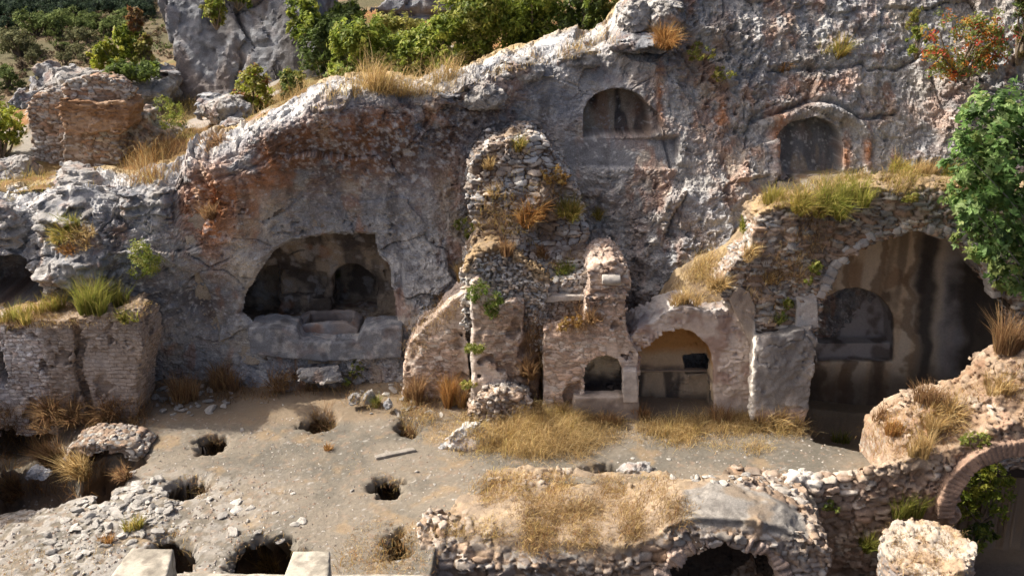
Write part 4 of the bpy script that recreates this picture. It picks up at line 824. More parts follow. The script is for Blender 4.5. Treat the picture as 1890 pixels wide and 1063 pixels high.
boulder('square pale block built into the rubble left of the great arch', 1452, 446, 1486, 464, 19.32, .3, 346, name='stone_block', cat='stone', pale=1., cuts=1, rough=.4)
boulder('grey stone half sunk in the ground behind the vault', 1140, 862, 1200, 884, 17.0, .4, 347)
for i, (lab, *q) in enumerate([('left one of the rocks below the brick wing', 640, 728, 664, 750, 19.5, .3), ('middle one of the rocks below the brick wing', 668, 722, 692, 748, 19.6, .3), ('right one of the rocks below the brick wing', 706, 738, 724, 756, 19.3, .25)]):
    boulder(lab, *q, 350 + i, group='rocks below the brick wing')
# carved trough and bench in the cave mouth
t = thing('rock_cut_tomb', 'rock cut bench with a broken trough in the cave mouth', 'tomb', atY(610, 680, 20.9))
p = PX([(456,603),(500,600),(546,604),(556,626),(600,630),(656,628),(668,606),(700,603),(744,602),(741,660),(600,668),(462,655)], 20.75)
unparent(wall('bench_front', t, p, 20.7, 21.5, .03, M_ROCK, lambda P: .03 * fbm(P, 5, 4, 360, .6, True), lambda V: rockcol(V, 361, BLUE * 1.1, .6, .1), None, .02), t)
p = PX([(545,600),(566,594),(640,592),(662,604),(668,640),(548,640)], 21.3)
tr0 = atY(606, 612, 21.3)
unparent(wall('trough', t, p, 21.2, 22.1, .03, M_SMOOTH, None, lambda V: rockcol(V, 362, C(.36, .30, .26), .2, .3), lambda P: np.maximum(np.abs(P[:, 1] - 21.65) - .3, np.maximum(np.abs(P[:, 0] - tr0[0]) - .5, tr0[2] - .25 - P[:, 2])), .04), t)
cvp = cpoly([(436,582),(443,548),(464,505),(494,460),(540,436),(600,430),(698,426),(705,470),(726,490),(740,612),(600,632),(480,614),(450,594)])
cin = PX(archpx(612, 694, 484, 574, 524), 22.5); clf = PX([(425,590),(428,545),(462,505),(506,500),(506,596)], 22.0); csh = PX([(518,500),(604,503),(600,548),(520,544)], 22.5)
def cave_room(P):
    yf = cliffY(P[:, [0, 2]]); s_ = polysdf(P[:, 0], P[:, 2], cvp)
    d = np.max(np.stack([yf + .07 - P[:, 1], P[:, 1] - 24.0, np.abs(P[:, 0] + 4.15) - 2.95, np.abs(P[:, 2] - 2.3) - 1.75]), 0)
    d = np.maximum(d, -np.maximum(s_ + .0, P[:, 1] - 22.45 + .25 * sst(2.2, 3.2, P[:, 2])))
    d = np.maximum(d, -prism(P, cin, 21.5, 23.4)); d = np.maximum(d, -prism(P, clf, 21.6, 23.0)); return np.maximum(d, -prism(P, csh, 22.0, 22.75))
def cave_det(P):
    fa, fe = facets(P, .6, .4, 371, .3); return .10 * fa + .05 * fbm(P, 2, 4, 372, .6, True) + .03 * fbm(P, 7, 3, 373)
def cave_col(V):
    K, S = fbm(V, 1.6, 5, 374, .6), fbm(V, 2.4, 4, 375, aniso=(1, 1, .2)); c_ = mix(C(.38, .30, .215)[None], C(.14, .11, .085)[None], sst(-.15, .25, K)); c_ = mix(c_, DARK[None] * 1.2, .7 * sst(.05, .35, S))
    c_ = mix(c_, C(.44, .40, .36)[None], .6 * sst(.12, .35, fbm(V, 4, 4, 376))); c_ = mix(c_, RUST[None] * .8, .5 * sst(.2, .45, fbm(V, 2, 3, 377)))
    return mix(c_, C(.52, .44, .34)[None], .8 * sst(-5.55, -5.75, V[:, 0]) * sst(.25, .12, V[:, 1] - cliffY(V[:, [0, 2]])))
unparent(sdf_mesh('cave_chamber', (-7.25, 20.4, .45), (-1.05, 24.1, 4.2), .032, cave_room, cave_det, cave_col, M_ROCK, t, smooth=False), t)
# rock crags behind
def crag(px, Y, dep, seed, h=.07):
    q = PX(px, Y); xa, xb, za, zb = ext(q, .5)
    def b(P):
        qq = P.copy(); sl = .35 * (P[:, 1] - Y); return np.maximum(polysdf(P[:, 0] * 1., P[:, 2] + sl * .3, q), np.maximum(Y + .35 * (P[:, 2] - za) - P[:, 1], P[:, 1] - Y - dep))
    def d(P):
        fa, fe = facets(P, 2.6, 3.6, seed + 9, .2); fb, fg = facets(P, .9, 1.3, seed + 19, .3)
        return .25 * fbm(P, .4, 3, seed) + .85 * fa + .25 * sst(.04, 0, fe) + .22 * fb - .10 * fbm(P, 1.6, 5, seed + 2, .6, True, (1, 1, .5)) + .09 * fbm(P, 5, 4, seed + 3, .6, True)
    def c(V):
        k = rockcol(V, seed + 3, BLUE * 1.05, .3, .05); st = fbm(V, 1.2, 4, seed + 6, aniso=(1, 1, .15))
        k = mix(k, C(.19, .13, .09)[None], .5 * sst(.1, .35, st)); return mix(k, DARK[None] * 1.3, .7 * sst(.0, -.25, st))
    tag(sdf_mesh('rock_crag', (xa, Y - 1, za), (xb, Y + dep + .5, zb), h, b, d, c, M_ROCK, None, band=.8, smooth=False), kind='structure')
crag([(246,-90),(256,20),(278,70),(298,120),(325,185),(335,230),(600,230),(596,170),(566,120),(556,40),(548,-90)], 29.5, 5, 370)
crag([(692,110),(698,40),(726,2),(790,-40),(980,-90),(980,110)], 31.5, 4, 376, .08)
crag([(560,175),(566,120),(590,95),(620,120),(625,190)], 28.5, 2.5, 382, .07)

# ------------------------------------------------------------------ ray helper: where does a photo pixel land in the built scene?
def refresh():
    bpy.context.view_layer.update(); return bpy.context.evaluated_depsgraph_get()
DG = refresh(); EYE = Vector((0, 0, H))
def hit(px, py):
    ok, loc, nor, i_, ob, m_ = scene.ray_cast(DG, EYE, Vector(ray(px, py)).normalized())
    return (np.array(loc), np.array(nor), ob) if ok else None
def icos(sub):
    import bmesh
    bm = bmesh.new(); bmesh.ops.create_icosphere(bm, subdivisions=sub, radius=1); V = np.array([v.co[:] for v in bm.verts]); F = np.array([[v.index for v in f.verts] for f in bm.faces]); bm.free(); return V, F
IV, IF = icos(3)
def stone_mesh(name, seed, flat, tint):
    g = np.random.default_rng(seed); N = g.normal(size=(9, 3)); N /= np.linalg.norm(N, axis=1)[:, None]; o_ = g.uniform(.5, .95, 9)
    d = IV @ N.T; r = np.min(np.where(d > .05, o_[None] / np.maximum(d, .05), 9), 1); V = IV * np.minimum(r, 1.25)[:, None] * np.array([1, .75, flat])
    V = V * (1 + .06 * fbm(V, 2.5, 3, seed))[:, None]
    return V, tint[None] * (1 + .35 * fbm(V * .8 + seed, 1.6, 3, seed))[:, None]
protos = []
for i in range(9):
    V, c = stone_mesh('stone', 400 + i, [.25, .38, .55][i % 3], [C(.56, .53, .48), C(.42, .40, .37), C(.64, .61, .56)][(i // 3) % 3]); protos.append((V, c))
pmesh = []
def inpoly(px, py, poly):
    return polysdf(np.array([px]), np.array([py]), np.array(poly, float))[0] < 0
def scatter_stones(poly, n, smin, smax, label, group, seed, only=None):
    g = random.Random(seed); xs_ = [p[0] for p in poly]; ys_ = [p[1] for p in poly]; k = 0; tries = 0
    while k < n and tries < n * 12:
        tries += 1; px, py = g.uniform(min(xs_), max(xs_)), g.uniform(min(ys_), max(ys_))
        if not inpoly(px, py, poly): continue
        hh = hit(px, py)
        if hh is None or hh[1][2] < .5 or (only and hh[2].name.split('.')[0] not in only): continue
        if not pmesh:
            for V, c in protos:
                o = link_mesh('loose_stone', V, IF, M_ROCK, None, c, False); pmesh.append(o.data); bpy.data.objects.remove(o)
        o = bpy.data.objects.new('loose_stone', g.choice(pmesh)); COL.objects.link(o); s = smin + (smax - smin) * g.random() ** 2.2
        o.location = hh[0] + np.array([0, 0, s * .12]); o.scale = (s, s * g.uniform(.8, 1.1), s * g.uniform(.8, 1.1)); o.rotation_euler = (g.uniform(-.3, .3), g.uniform(-.3, .3), g.uniform(0, 6.3))
        tag(o, label, 'stone', group); k += 1
scatter_stones([(70,1000),(130,930),(200,910),(300,890),(330,920),(300,960),(380,990),(260,990),(160,1060),(60,1063)], 110, .035, .13, 'pale angular stone in the loose rubble slope at the lower left', 'stones of the lower left rubble slope', 1)
scatter_stones([(130,930),(210,905),(300,880),(345,925),(300,965),(180,975)], 130, .035, .14, 'white flat stone on the rubble slope above the lower left grave', 'white stones above the lower left grave', 8)
scatter_stones([(300,930),(420,960),(420,1063),(560,980),(580,960),(330,900),(200,860)], 26, .03, .13, 'grey stone lying between the front graves', 'stones between the front graves', 2)
scatter_stones([(280,720),(400,700),(450,745),(350,770),(290,765)], 45, .05, .16, 'grey stone in the shaded rubble heap beside the limewashed wall', 'stones heaped beside the limewashed wall', 3, ('ground',))
scatter_stones([(450,740),(640,700),(860,800),(1460,830),(1430,880),(760,900),(560,960),(420,850)], 32, .02, .07, 'small stone scattered on the bare terrace', 'small stones on the bare terrace', 4, ('ground',))
scatter_stones([(1200,885),(1400,872),(1460,880),(1480,900),(1300,890)], 26, .03, .10, 'stone on the rubble curb behind the vault roof', 'stones on the curb behind the vault', 5)
scatter_stones([(640,690),(760,660),(860,740),(780,790),(690,750)], 30, .03, .13, 'stone in the weedy slope below the brick wing', 'stones on the weedy slope', 6, ('ground',))

q = PZ([(690,838),(762,824),(768,829),(694,844)], .09)
def plank(P): return np.maximum(polysdf(P[:, 0], P[:, 1], q), np.abs(P[:, 2] - .055) - .03)
tag(sdf_mesh('stone_kerb', np.r_[q.min(0) - .1, -.05], np.r_[q.max(0) + .1, .2], .014, plank, lambda P: .012 * fbm(P, 5, 2, 3), lambda V: np.tile(C(.29, .265, .23), (len(V), 1)) * (1 + .35 * fbm(V, 9, 3, 3))[:, None], M_STONE), 'thin straight kerb strip lying flat on the bare terrace', 'kerb')
def gravel():
    g = np.random.default_rng(5); n = 5200; px = g.uniform(-10, 1560, n); py = g.uniform(770, 1063, n); O = np.array([[1, 0, 0], [0, 1, 0], [-1, 0, 0], [0, -1, 0], [0, 0, .7], [0, 0, -.5]])
    Vs, Cs = [], []; pal = np.array([[.38, .34, .30], [.30, .265, .23], [.24, .20, .17], [.46, .43, .39], [.32, .23, .17]])
    for a_, b_ in zip(px, py):
        if a_ > 600 and g.random() < .45: continue
        r = hit(a_, b_)
        if r is None or r[2].name != 'ground' or r[1][2] < .7: continue
        s = g.uniform(.009, .03) * (1.35 if a_ < 500 and b_ > 880 else 1); th = g.uniform(0, 6.28); R_ = np.array([[math.cos(th), -math.sin(th), 0], [math.sin(th), math.cos(th), 0], [0, 0, 1]])
        Vs.append((O * g.uniform(.6, 1.3, (6, 3)) * s) @ R_.T + r[0]); Cs.append(np.tile(pal[g.integers(5)] * g.uniform(.8, 1.2), (6, 1)))
    k = np.arange(len(Vs))[:, None, None] * 6 + np.array([[0, 1, 4], [1, 2, 4], [2, 3, 4], [3, 0, 4], [1, 0, 5], [2, 1, 5], [3, 2, 5], [0, 3, 5]])[None]
    tag(link_mesh('gravel', np.concatenate(Vs), k.reshape(-1, 3), M_STONE, None, np.concatenate(Cs), False), kind='stuff')
gravel()
# ------------------------------------------------------------------ PLANTS
def unit(v): return v / (np.linalg.norm(v, axis=-1, keepdims=True) + 1e-9)
def blades(base, h, lean, wid, col, g, curl=.35, tipcol=None):
    """thin bent grass blades; base (n,3), h (n,), lean (n,3) horizontal-ish offset of the tip"""
    n = len(base); a = g.uniform(0, 2 * np.pi, n); s = np.stack([np.cos(a), np.sin(a), 0 * a], 1) * (wid / 2)[:, None]
    up = np.zeros((n, 3)); up[:, 2] = h
    mid = base + up * .55 + lean * .3; tip = base + up * (1 - curl * np.linalg.norm(lean, axis=1) / (h + 1e-6)).clip(.2, 1)[:, None] + lean
    V = np.stack([base - s, base + s, mid + s * .7, mid - s * .7, tip], 1).reshape(-1, 3); i = np.arange(n)[:, None] * 5
    F = (i[:, :, None] + np.array([[0, 1, 2], [0, 2, 3], [3, 2, 4]])[None]).reshape(-1, 3)
    tc = col if tipcol is None else tipcol
    c = np.stack([col * .85, col * .85, col, col, tc], 1).reshape(-1, 3)
    return V, F, c
def leaves(ells, n, size, pal, seed, per=26, upb=.5, clump=.16, fold=True, fig=False):
    g = np.random.default_rng(seed); vol = np.array([e[3] * e[4] * e[5] for e in ells]) ** .67; k = max(6, n // per); w_ = g.choice(len(ells), k, p=vol / vol.sum())
    E = np.array(ells)[w_]; d = unit(g.normal(size=(k, 3))); r = g.uniform(.45, 1.02, k) ** .6; cc = E[:, :3] + d * E[:, 3:] * r[:, None]
    m = k * per; i = np.repeat(np.arange(k), per); cr = clump * E[i, 3:].mean(1)[:, None]
    p = cc[i] + g.normal(0, 1, (m, 3)) * cr; out = unit(d[i] + .6 * g.normal(size=(m, 3)) + [0, 0, upb]); ax = unit(np.cross(out, g.normal(size=(m, 3)))); bx = np.cross(out, ax)
    s = size * g.uniform(.6, 1.3, m)[:, None]
    pal = np.array(pal, np.float32); ci = np.where(g.random(m) < .7, np.repeat(g.integers(0, len(pal), k), per), g.integers(0, len(pal), m)); c = pal[ci] * g.uniform(.75, 1.25, (m, 1)) * np.repeat(g.uniform(.8, 1.2, (k, 1)), per, 0)
    if not fig:
        V = np.stack([p - ax * s, p + bx * s * .45 + out * s * .12, p + ax * s, p - bx * s * .45 + out * s * .12], 1).reshape(-1, 3); F = np.arange(m * 4).reshape(-1, 4); C_ = np.repeat(c, 4, 0)
        return V, F, C_
    Vs, n4 = [], 0                                # broad lobed leaf: three pointed lobes from one stalk
    for ang, ln in ((0, 1.), (.95, .8), (-.95, .8)):
        dr = ax * math.cos(ang) + bx * math.sin(ang); sd_ = np.cross(out, dr); b0 = p - ax * s * .35
        Vs.append(np.stack([b0, b0 + dr * s * ln * .6 + sd_ * s * .30 - out * s * .06, b0 + dr * s * 1.25 * ln - out * s * .22, b0 + dr * s * ln * .6 - sd_ * s * .30 - out * s * .06], 1))
    V = np.concatenate(Vs).reshape(-1, 3); return V, np.arange(len(V)).reshape(-1, 4), np.tile(np.repeat(c, 4, 0), (3, 1))
def stems(base, tips, r0, seed):
    g = np.random.default_rng(seed); Vs, Fs, n = [], [], 0
    for tp in tips:
        tp = np.array(tp); mid = base + (tp - base) * .5 + g.normal(0, .12, 3) * np.linalg.norm(tp - base); ts = np.linspace(0, 1, 7)[:, None]
        c = (1 - ts) ** 2 * base + 2 * ts * (1 - ts) * mid + ts ** 2 * tp; rr = r0 * (1 - .8 * ts); dr = unit(np.gradient(c, axis=0)); a = unit(np.cross(dr, [.3, .9, .1])); b = np.cross(dr, a)
        th = np.linspace(0, 2 * np.pi, 7)[:-1]; V = c[:, None] + (a[:, None] * np.cos(th)[None, :, None] + b[:, None] * np.sin(th)[None, :, None]) * rr[:, None]
        q = [[i * 6 + j, i * 6 + (j + 1) % 6, i * 6 + 6 + (j + 1) % 6, i * 6 + 6 + j] for i in range(6) for j in range(6)]
        Vs.append(V.reshape(-1, 3)); Fs.append(np.array(q) + n); n += 42
    return np.concatenate(Vs), np.concatenate(Fs)
def pal_pick(pal, n, g, var=.25):
    pal = np.array(pal, np.float32); return pal[g.integers(0, len(pal), n)] * g.uniform(1 - var, 1 + var, (n, 1))
P_STRAW = [(.60, .44, .20), (.68, .53, .28), (.50, .345, .15), (.44, .31, .15)]
P_BROWN = [(.33, .19, .10), (.40, .26, .13), (.27, .17, .10), (.45, .30, .15)]
P_GREEN = [(.28, .30, .06), (.20, .24, .05), (.36, .34, .08), (.44, .38, .12)]
P_YEL = [(.46, .37, .10), (.36, .33, .08), (.52, .38, .13), (.28, .28, .07)]
P_RUST = [(.46, .24, .08), (.38, .20, .08), (.50, .32, .12)]
P_FRESH = [(.20, .27, .05), (.26, .31, .07), (.15, .20, .045), (.34, .33, .09)]
def tuft_mesh(n, h, r, pal, seed, spread=.7, wid=.012):
    g = np.random.default_rng(seed); a = g.uniform(0, 2 * np.pi, n); q = np.sqrt(g.random(n)) * r
    k = g.integers(0, 5, n); kc = g.normal(0, r * .9, (5, 2)); kh = g.uniform(.55, 1.1, 5); kc[0] = 0; kh[0] = 1
    b = np.stack([np.cos(a) * q * .6 + kc[k, 0], np.sin(a) * q * .6 + kc[k, 1] * .6, -.03 + 0 * a], 1); hh = kh[k] * h * g.uniform(.45, 1.1, n)
    a2 = a + g.normal(0, .6, n); l = np.stack([np.cos(a2), np.sin(a2), 0 * a], 1) * (hh * spread * g.uniform(.2, 1.1, n))[:, None]
    c = pal_pick(pal, n, g); return blades(b, hh, l, np.full(n, wid) * g.uniform(.7, 1.4, n), c, g, .3, c * 1.1)
TUFT = {}
def tuft(kind, px, py, w_px, h_px, label, group=None, name='grass_tuft', out=.0, dens=1.):
    hh = hit(px, py)
    if hh is None: return
    loc, nor, _ = hh; sc = np.linalg.norm(loc - np.array(EYE)) / FPX; h, r = h_px * sc, w_px * sc * .5
    g0 = len(TUFT); pal = {'g': P_GREEN, 'y': P_YEL, 's': P_STRAW, 'r': P_RUST, 'b': P_BROWN, 'f': P_FRESH}[kind]
    if nor[2] < .5 and not out: out = 38
    loc = loc + nor * .05
    n = int(np.clip(w_px * h_px / 7 * dens, 120, 1000))
    if name == 'weed':
        g = np.random.default_rng(g0 + 70); E = [(g.normal(0, .4 * r), g.normal(0, .3 * r), h * q, r * .34, r * .34, h * .24) for q in (.2, .35, .5, .62, .8)]
        V, F, c = leaves(E, int(n * 2.0), .03, [tuple(np.array(q) * [.8, .9, .8]) for q in pal], g0 + 71, per=14); V2, F2 = stems(np.zeros(3), [q[:3] for q in E], .008, g0)
        o = link_mesh(name, np.concatenate([V, V2]), np.concatenate([F, F2 + len(V)]), M_LEAF, None, np.concatenate([c, np.tile(C(.3, .22, .12), (len(V2), 1))]), False); o.location = loc - nor * .03
        if out: o.rotation_euler = (RAD(out), 0, 0)
        return tag(o, label, 'weed', group)
    V, F, c = tuft_mesh(n, h, r * .45, pal, g0 + 900, min(1.3, .75 * r / max(h, .01) + .2), .013); TUFT[g0] = 1
    o = link_mesh(name, V, F, M_GRASS, None, c); o.location = loc - nor * .03
    if out: o.rotation_euler = (RAD(out), 0, 0)
    return tag(o, label, {'grass_tuft': 'grass', 'weed': 'weed', 'dry_bush': 'bush'}.get(name, 'plant'), group)
for a in [
 ('g', 268, 492, 100, 84, 'feathery green weed hanging on the rock left of the cave', None, 'weed', 40), ('g', 172, 578, 80, 72, 'tall green grass tuft on the limewashed wall, the larger of two', None, 'grass_tuft'), ('g', 214, 568, 40, 60, 'slim green tuft right of the larger one on the limewashed wall'),
 ('y', 28, 590, 56, 44, 'yellow grass tuft at the far left end of the limewashed wall'), ('y', 98, 572, 60, 40, 'dry yellow tuft in the middle of the limewashed wall top'), ('g', 232, 588, 36, 34, 'small green tuft at the right corner of the limewashed wall'),
 ('y', 120, 440, 70, 44, 'yellow-green tuft above the square rock block at the left'), ('s', 155, 440, 60, 36, 'straw tuft right of the yellow-green one above the square rock block'), ('r', 128, 462, 46, 24, 'rust-coloured moss cushion on the square rock block', None, 'moss_cushion'), ('g', 140, 418, 36, 40, 'small green tuft in a crack of the layered rock'),
 ('f', 900, 580, 70, 74, 'bright green weed at the top of the brick wall edge', None, 'weed', 20), ('g', 880, 640, 36, 100, 'green weed trailing down the left edge of the brick wall', None, 'weed', 70), ('y', 870, 700, 30, 70, 'yellowish trailing weed low on the brick wall edge', None, 'weed', 80), ('g', 862, 440, 40, 60, 'green tuft in the joint left of the rubble pillar', None, 'weed', 40),
 ('r', 985, 400, 80, 60, 'rust and straw tuft half way up the rubble pillar'), ('y', 1055, 398, 70, 50, 'yellow-green tuft at the right shoulder of the rubble pillar'), ('y', 957, 275, 40, 40, 'yellow tuft on the very top of the rubble pillar'), ('r', 1020, 340, 60, 44, 'dry orange weed on the upper right of the rubble pillar', None, 'weed', 30), ('f', 1042, 502, 44, 32, 'fresh green tuft at the foot of the rubble pillar'),
 ('s', 905, 310, 34, 34, 'straw tuft on the upper left shoulder of the rubble pillar'), ('b', 930, 470, 40, 40, 'brown dry tuft in the middle of the rubble pillar'), ('s', 850, 520, 34, 50, 'straw tuft behind the top of the sloping brick wing'), ('r', 1060, 605, 60, 36, 'rust-brown dry weed in the gap of the niche pier', None, 'weed', 20), ('b', 1090, 590, 40, 40, 'brown dry weed beside the gap of the niche pier'),
 ('y', 1470, 385, 80, 54, 'wide yellow-green tuft at the left of the ledge over the chamber'), ('g', 1520, 378, 90, 60, 'dense green tuft in the middle of the ledge over the chamber'), ('g', 1580, 372, 70, 60, 'dense green tuft just left of the marble slab'), ('y', 1425, 375, 50, 44, 'small yellow tuft at the left corner of the ledge'), ('g', 1375, 420, 50, 36, 'green tuft on the cliff foot left of the ledge', None, 'grass_tuft', 30),
 ('y', 1655, 318, 60, 44, 'yellow-green tuft behind the marble slab'), ('s', 1710, 325, 70, 40, 'straw tuft on the ledge beside the fig tree'), ('y', 1672, 372, 40, 46, 'yellow weed drooping from the ledge over the arch', None, 'weed', 60), ('g', 1748, 320, 50, 40, 'green tuft touching the fig tree on the ledge'), ('y', 1548, 105, 60, 48, 'green and straw tuft on the cliff above the small upper niche', None, 'grass_tuft', 30),
 ('r', 1445, 130, 70, 30, 'rusty grass strip along the cliff crack', None, 'grass_tuft', 20), ('y', 1290, 100, 60, 40, 'yellow-green tuft in the crack beside the high buttress', None, 'weed', 60), ('y', 1330, 140, 50, 40, 'second yellow-green tuft lower in the buttress crack', None, 'weed', 60), ('r', 1220, 80, 90, 46, 'dry pinkish grass on top of the crest by the buttress'),
 ('y', 1677, 50, 40, 50, 'yellow tuft near the frame top left of the red bush', None, 'weed', 50), ('g', 1498, 515, 50, 46, 'leafy green weed at the corner of the great arch', None, 'weed', 30), ('g', 1450, 575, 40, 34, 'green tuft in the rubble above the plaster pier', None, 'weed', 30), ('f', 1440, 590, 34, 24, 'small fresh green tuft just above the plaster pier'),
 ('b', 592, 790, 80, 60, 'dry brown bush growing out of the round grave near the cave', None, 'dry_bush'), ('g', 695, 752, 36, 34, 'bright green tuft on the weedy slope', None), ('g', 650, 705, 50, 40, 'green weed at the foot of the brick wing', None, 'weed'), ('b', 758, 800, 40, 34, 'dark dry bush in the small grave below the brick wall', None, 'dry_bush'),
 ('b', 716, 905, 50, 36, 'dark dry weeds filling the middle grave', None, 'dry_bush'), ('s', 1700, 838, 50, 60, 'dry agave-like rosette on the rubble ridge', None, 'dry_plant'), ('s', 1722, 800, 70, 50, 'straw tuft beside the dry rosette on the ridge'), ('g', 1785, 830, 60, 40, 'yellow-green tuft over the ruined arch', None, 'weed', 30), ('b', 1865, 650, 70, 80, 'tall dry thistle stalks at the right frame edge', None, 'dry_bush'),
 ('b', 1720, 745, 70, 50, 'dry stalks along the crest of the rubble ridge', None, 'dry_bush'), ('b', 1625, 768, 40, 40, 'thin dry stalks on the left end of the ridge', None, 'dry_bush'), ('g', 1555, 818, 34, 30, 'green weed in the dark doorway of the great chamber'), ('g', 1668, 952, 60, 60, 'tall green grass growing from the shaded pit wall behind the stump'), ('g', 1524, 938, 36, 26, 'small green weed on the shaded pit wall', None, 'weed', 50), ('g', 1596, 1010, 40, 60, 'thin green grass low on the pit wall left of the stump'),
 ('y', 250, 975, 44, 34, 'yellow tuft on the edge of the lower left grave'), ('r', 198, 1002, 34, 24, 'orange tuft in the lower left rubble'), ('r', 604, 828, 34, 16, 'flat dry tuft on the bare terrace'), ('s', 155, 880, 60, 70, 'dry reddish stalks in the large left grave', None, 'dry_bush'), ('b', 95, 850, 70, 70, 'dry brown weeds in the shaded left pit', None, 'dry_bush'),
 ('g', 320, 240, 90, 56, 'olive weeds on the slope between the tower and the crest', None, 'weed'), ('b', 400, 265, 60, 40, 'dark dry weeds under the lichen hump', None, 'dry_bush'), ('b', 395, 400, 34, 40, 'dry bush on the rust-stained cliff', None, 'dry_bush', 40), ('f', 623, 508, 22, 18, 'tiny green fern in the inner niche of the cave', None, 'fern', 50), ('s', 500, 1050, 50, 60, 'dry grass stalks standing in the right front grave')]:
    tuft(*a)

# weeds rooted along the wall feet and in the joints of the rubble
for i, (px, py, w_, h_, k_, lab) in enumerate([(1185, 775, 40, 44, 'b', 'dark dry weeds left of the wide tomb recess'), (1335, 778, 50, 40, 'b', 'brown dry weeds right of the wide tomb recess'), (1440, 782, 70, 46, 's', 'straw tuft at the foot of the plaster pier'), (1030, 770, 50, 50, 's', 'straw tuft at the left foot of the niche pier'), (1120, 782, 50, 34, 'b', 'brown weeds under the niche pier sill'), (770, 745, 60, 80, 'b', 'tall reddish dry weeds at the foot of the brick wing'),
   (830, 748, 50, 70, 'r', 'rusty dry stalks between the brick wing and the brick wall'), (330, 742, 60, 60, 'b', 'dark dry weeds right of the limewashed wall'), (420, 720, 60, 60, 'b', 'dark dry weeds below the cave, left'), (520, 705, 60, 40, 'b', 'low brown weeds below the cave bench'), (100, 765, 90, 60, 'b', 'brown weeds at the foot of the limewashed wall'), (200, 770, 70, 60, 'b', 'brown weeds at the right foot of the limewashed wall'),
   (1105, 400, 40, 30, 'y', 'small yellow tuft beside the right shoulder of the rubble pillar'), (915, 365, 40, 40, 's', 'straw tuft on the left face of the rubble pillar'), (1000, 470, 40, 36, 'b', 'brown weed low on the rubble pillar'), (1420, 520, 40, 34, 's', 'straw tuft in the rubble left of the great arch'), (1380, 470, 50, 40, 's', 'straw tuft at the upper left of the chamber rubble'), (1260, 560, 60, 40, 's', 'straw tuft on the soil bank over the tomb recess'),
   (1330, 530, 60, 44, 's', 'larger straw tuft high on the soil bank'), (975, 690, 34, 70, 'b', 'dark dry weeds in the gap right of the brick wall'), (240, 880, 40, 40, 'b', 'dry stalks at the right rim of the large left grave'), (30, 905, 60, 50, 'b', 'dry weeds at the lower left pit edge'), (1760, 770, 80, 40, 's', 'straw patch high on the rubble ridge'), (1850, 720, 70, 40, 's', 'straw patch at the right top of the ridge'), (1650, 800, 50, 34, 'r', 'rusty tuft on the left part of the ridge')]):
    tuft(k_, px, py, w_, h_, lab, None, 'dry_bush' if k_ == 'b' else 'grass_tuft')

# fields of dry grass nobody could count
GV, GF, GC = [], [], []
def field(poly, nclump, h, pal, seed, per=7, lean=(.25, 0, 0), only=None, minz=-.2, wid=.0085, rad=.11):
    g = np.random.default_rng(seed); P = np.array(poly, float); lo, hi = P.min(0), P.max(0); pts = g.uniform(lo, hi, (nclump * 4, 2)); pts = pts[polysdf(pts[:, 0], pts[:, 1], P) < 0][:nclump]
    L = []
    nz = vnoise(np.c_[pts / 45., pts[:, :1] * 0 + seed], seed)
    for (a, b), q in zip(pts, nz):
        if q < -.1 and g.random() < .8: continue
        r = hit(a, b)
        if r is None or r[1][2] < minz or (only and r[2].name.split('.')[0] not in only): continue
        L.append(np.r_[r[0], q])
    if not L: return
    L = np.array(L); n = len(L) * per; i = np.repeat(np.arange(len(L)), per)
    b = L[i, :3] + g.normal(0, rad, (n, 3)) * [1, 1, .1] - [0, 0, .04]; hh = h * g.uniform(.4, 1.15, n) * (1 + .5 * L[i, 3])
    l = g.normal(0, .45, (n, 3)) * hh[:, None] + np.array(lean) * hh[:, None] + np.repeat(g.normal(0, .5, (len(L), 3)), per, 0) * hh[:, None]; l[:, 2] = 0; hh = hh * np.repeat(g.uniform(.45, 1.25, len(L)), per)
    c = pal_pick(pal, n, g); cl = np.repeat(g.uniform(0, 1, len(L)), per)[:, None]; pn = vnoise(np.c_[L[i, :2] * 1.1, 0 * i], seed + 3)[:, None]; c = c * (.75 + .4 * cl + .25 * pn); c = np.where((cl > .82) & (pn > -.1), c * [.85, .9, .7], c); c = np.where((cl < .15), c * [.62, .55, .55], c)
    V, F, cc = blades(b, hh, l, wid * g.uniform(.7, 1.3, n), c, g, .3, c * 1.1)
    GF.append(F + sum(len(v) for v in GV)); GV.append(V); GC.append(cc)
ST = ('hillside', 'cliff_face', 'soil_bank', 'soil_ledge', 'ground', 'rubble_ridge', 'masonry_body', 'boulder', 'brick_face', 'rubble_front', 'rubble_core')
field([(590,190),(640,150),(720,125),(835,125),(850,165),(760,178),(700,172),(630,180)], 2600, .75, P_STRAW, 1, 8, (.3, 0, 0))
field([(560,205),(600,185),(720,172),(900,130),(1120,80),(1130,90),(960,125),(850,170),(640,190)], 500, .18, P_STRAW, 2, 7)
field([(960,110),(1040,92),(1130,50),(1140,80),(1040,100)], 800, .6, P_STRAW + [(.5, .28, .12)], 3, 7)
field([(780,805),(840,770),(960,750),(1010,735),(1080,765),(1180,775),(1300,785),(1490,775),(1480,800),(1400,835),(1250,822),(1120,815),(1060,850),(960,865),(840,850)], 4200, .21, P_STRAW, 4, 8, (.2, -.1, 0), ('ground', 'boulder', 'broken_footing', 'sill'))
field([(930,770),(1000,735),(1070,760),(1080,820),(990,850),(920,830)], 900, .42, P_STRAW, 5, 8, (.35, -.1, 0), ('ground',))
field([(1180,782),(1300,775),(1490,770),(1480,800),(1190,805)], 900, .3, P_STRAW, 15, 8, (.2, 0, 0), ('ground',))
field([(620,720),(680,670),(742,650),(862,690),(870,775),(790,800),(720,775),(650,745)], 800, .3, P_BROWN + P_STRAW, 6, 7, (.1, 0, 0), ('ground', 'boulder'))
field([(745,700),(862,690),(866,745),(750,740)], 350, .6, P_BROWN, 7, 6, (.1, 0, 0), ('ground',))
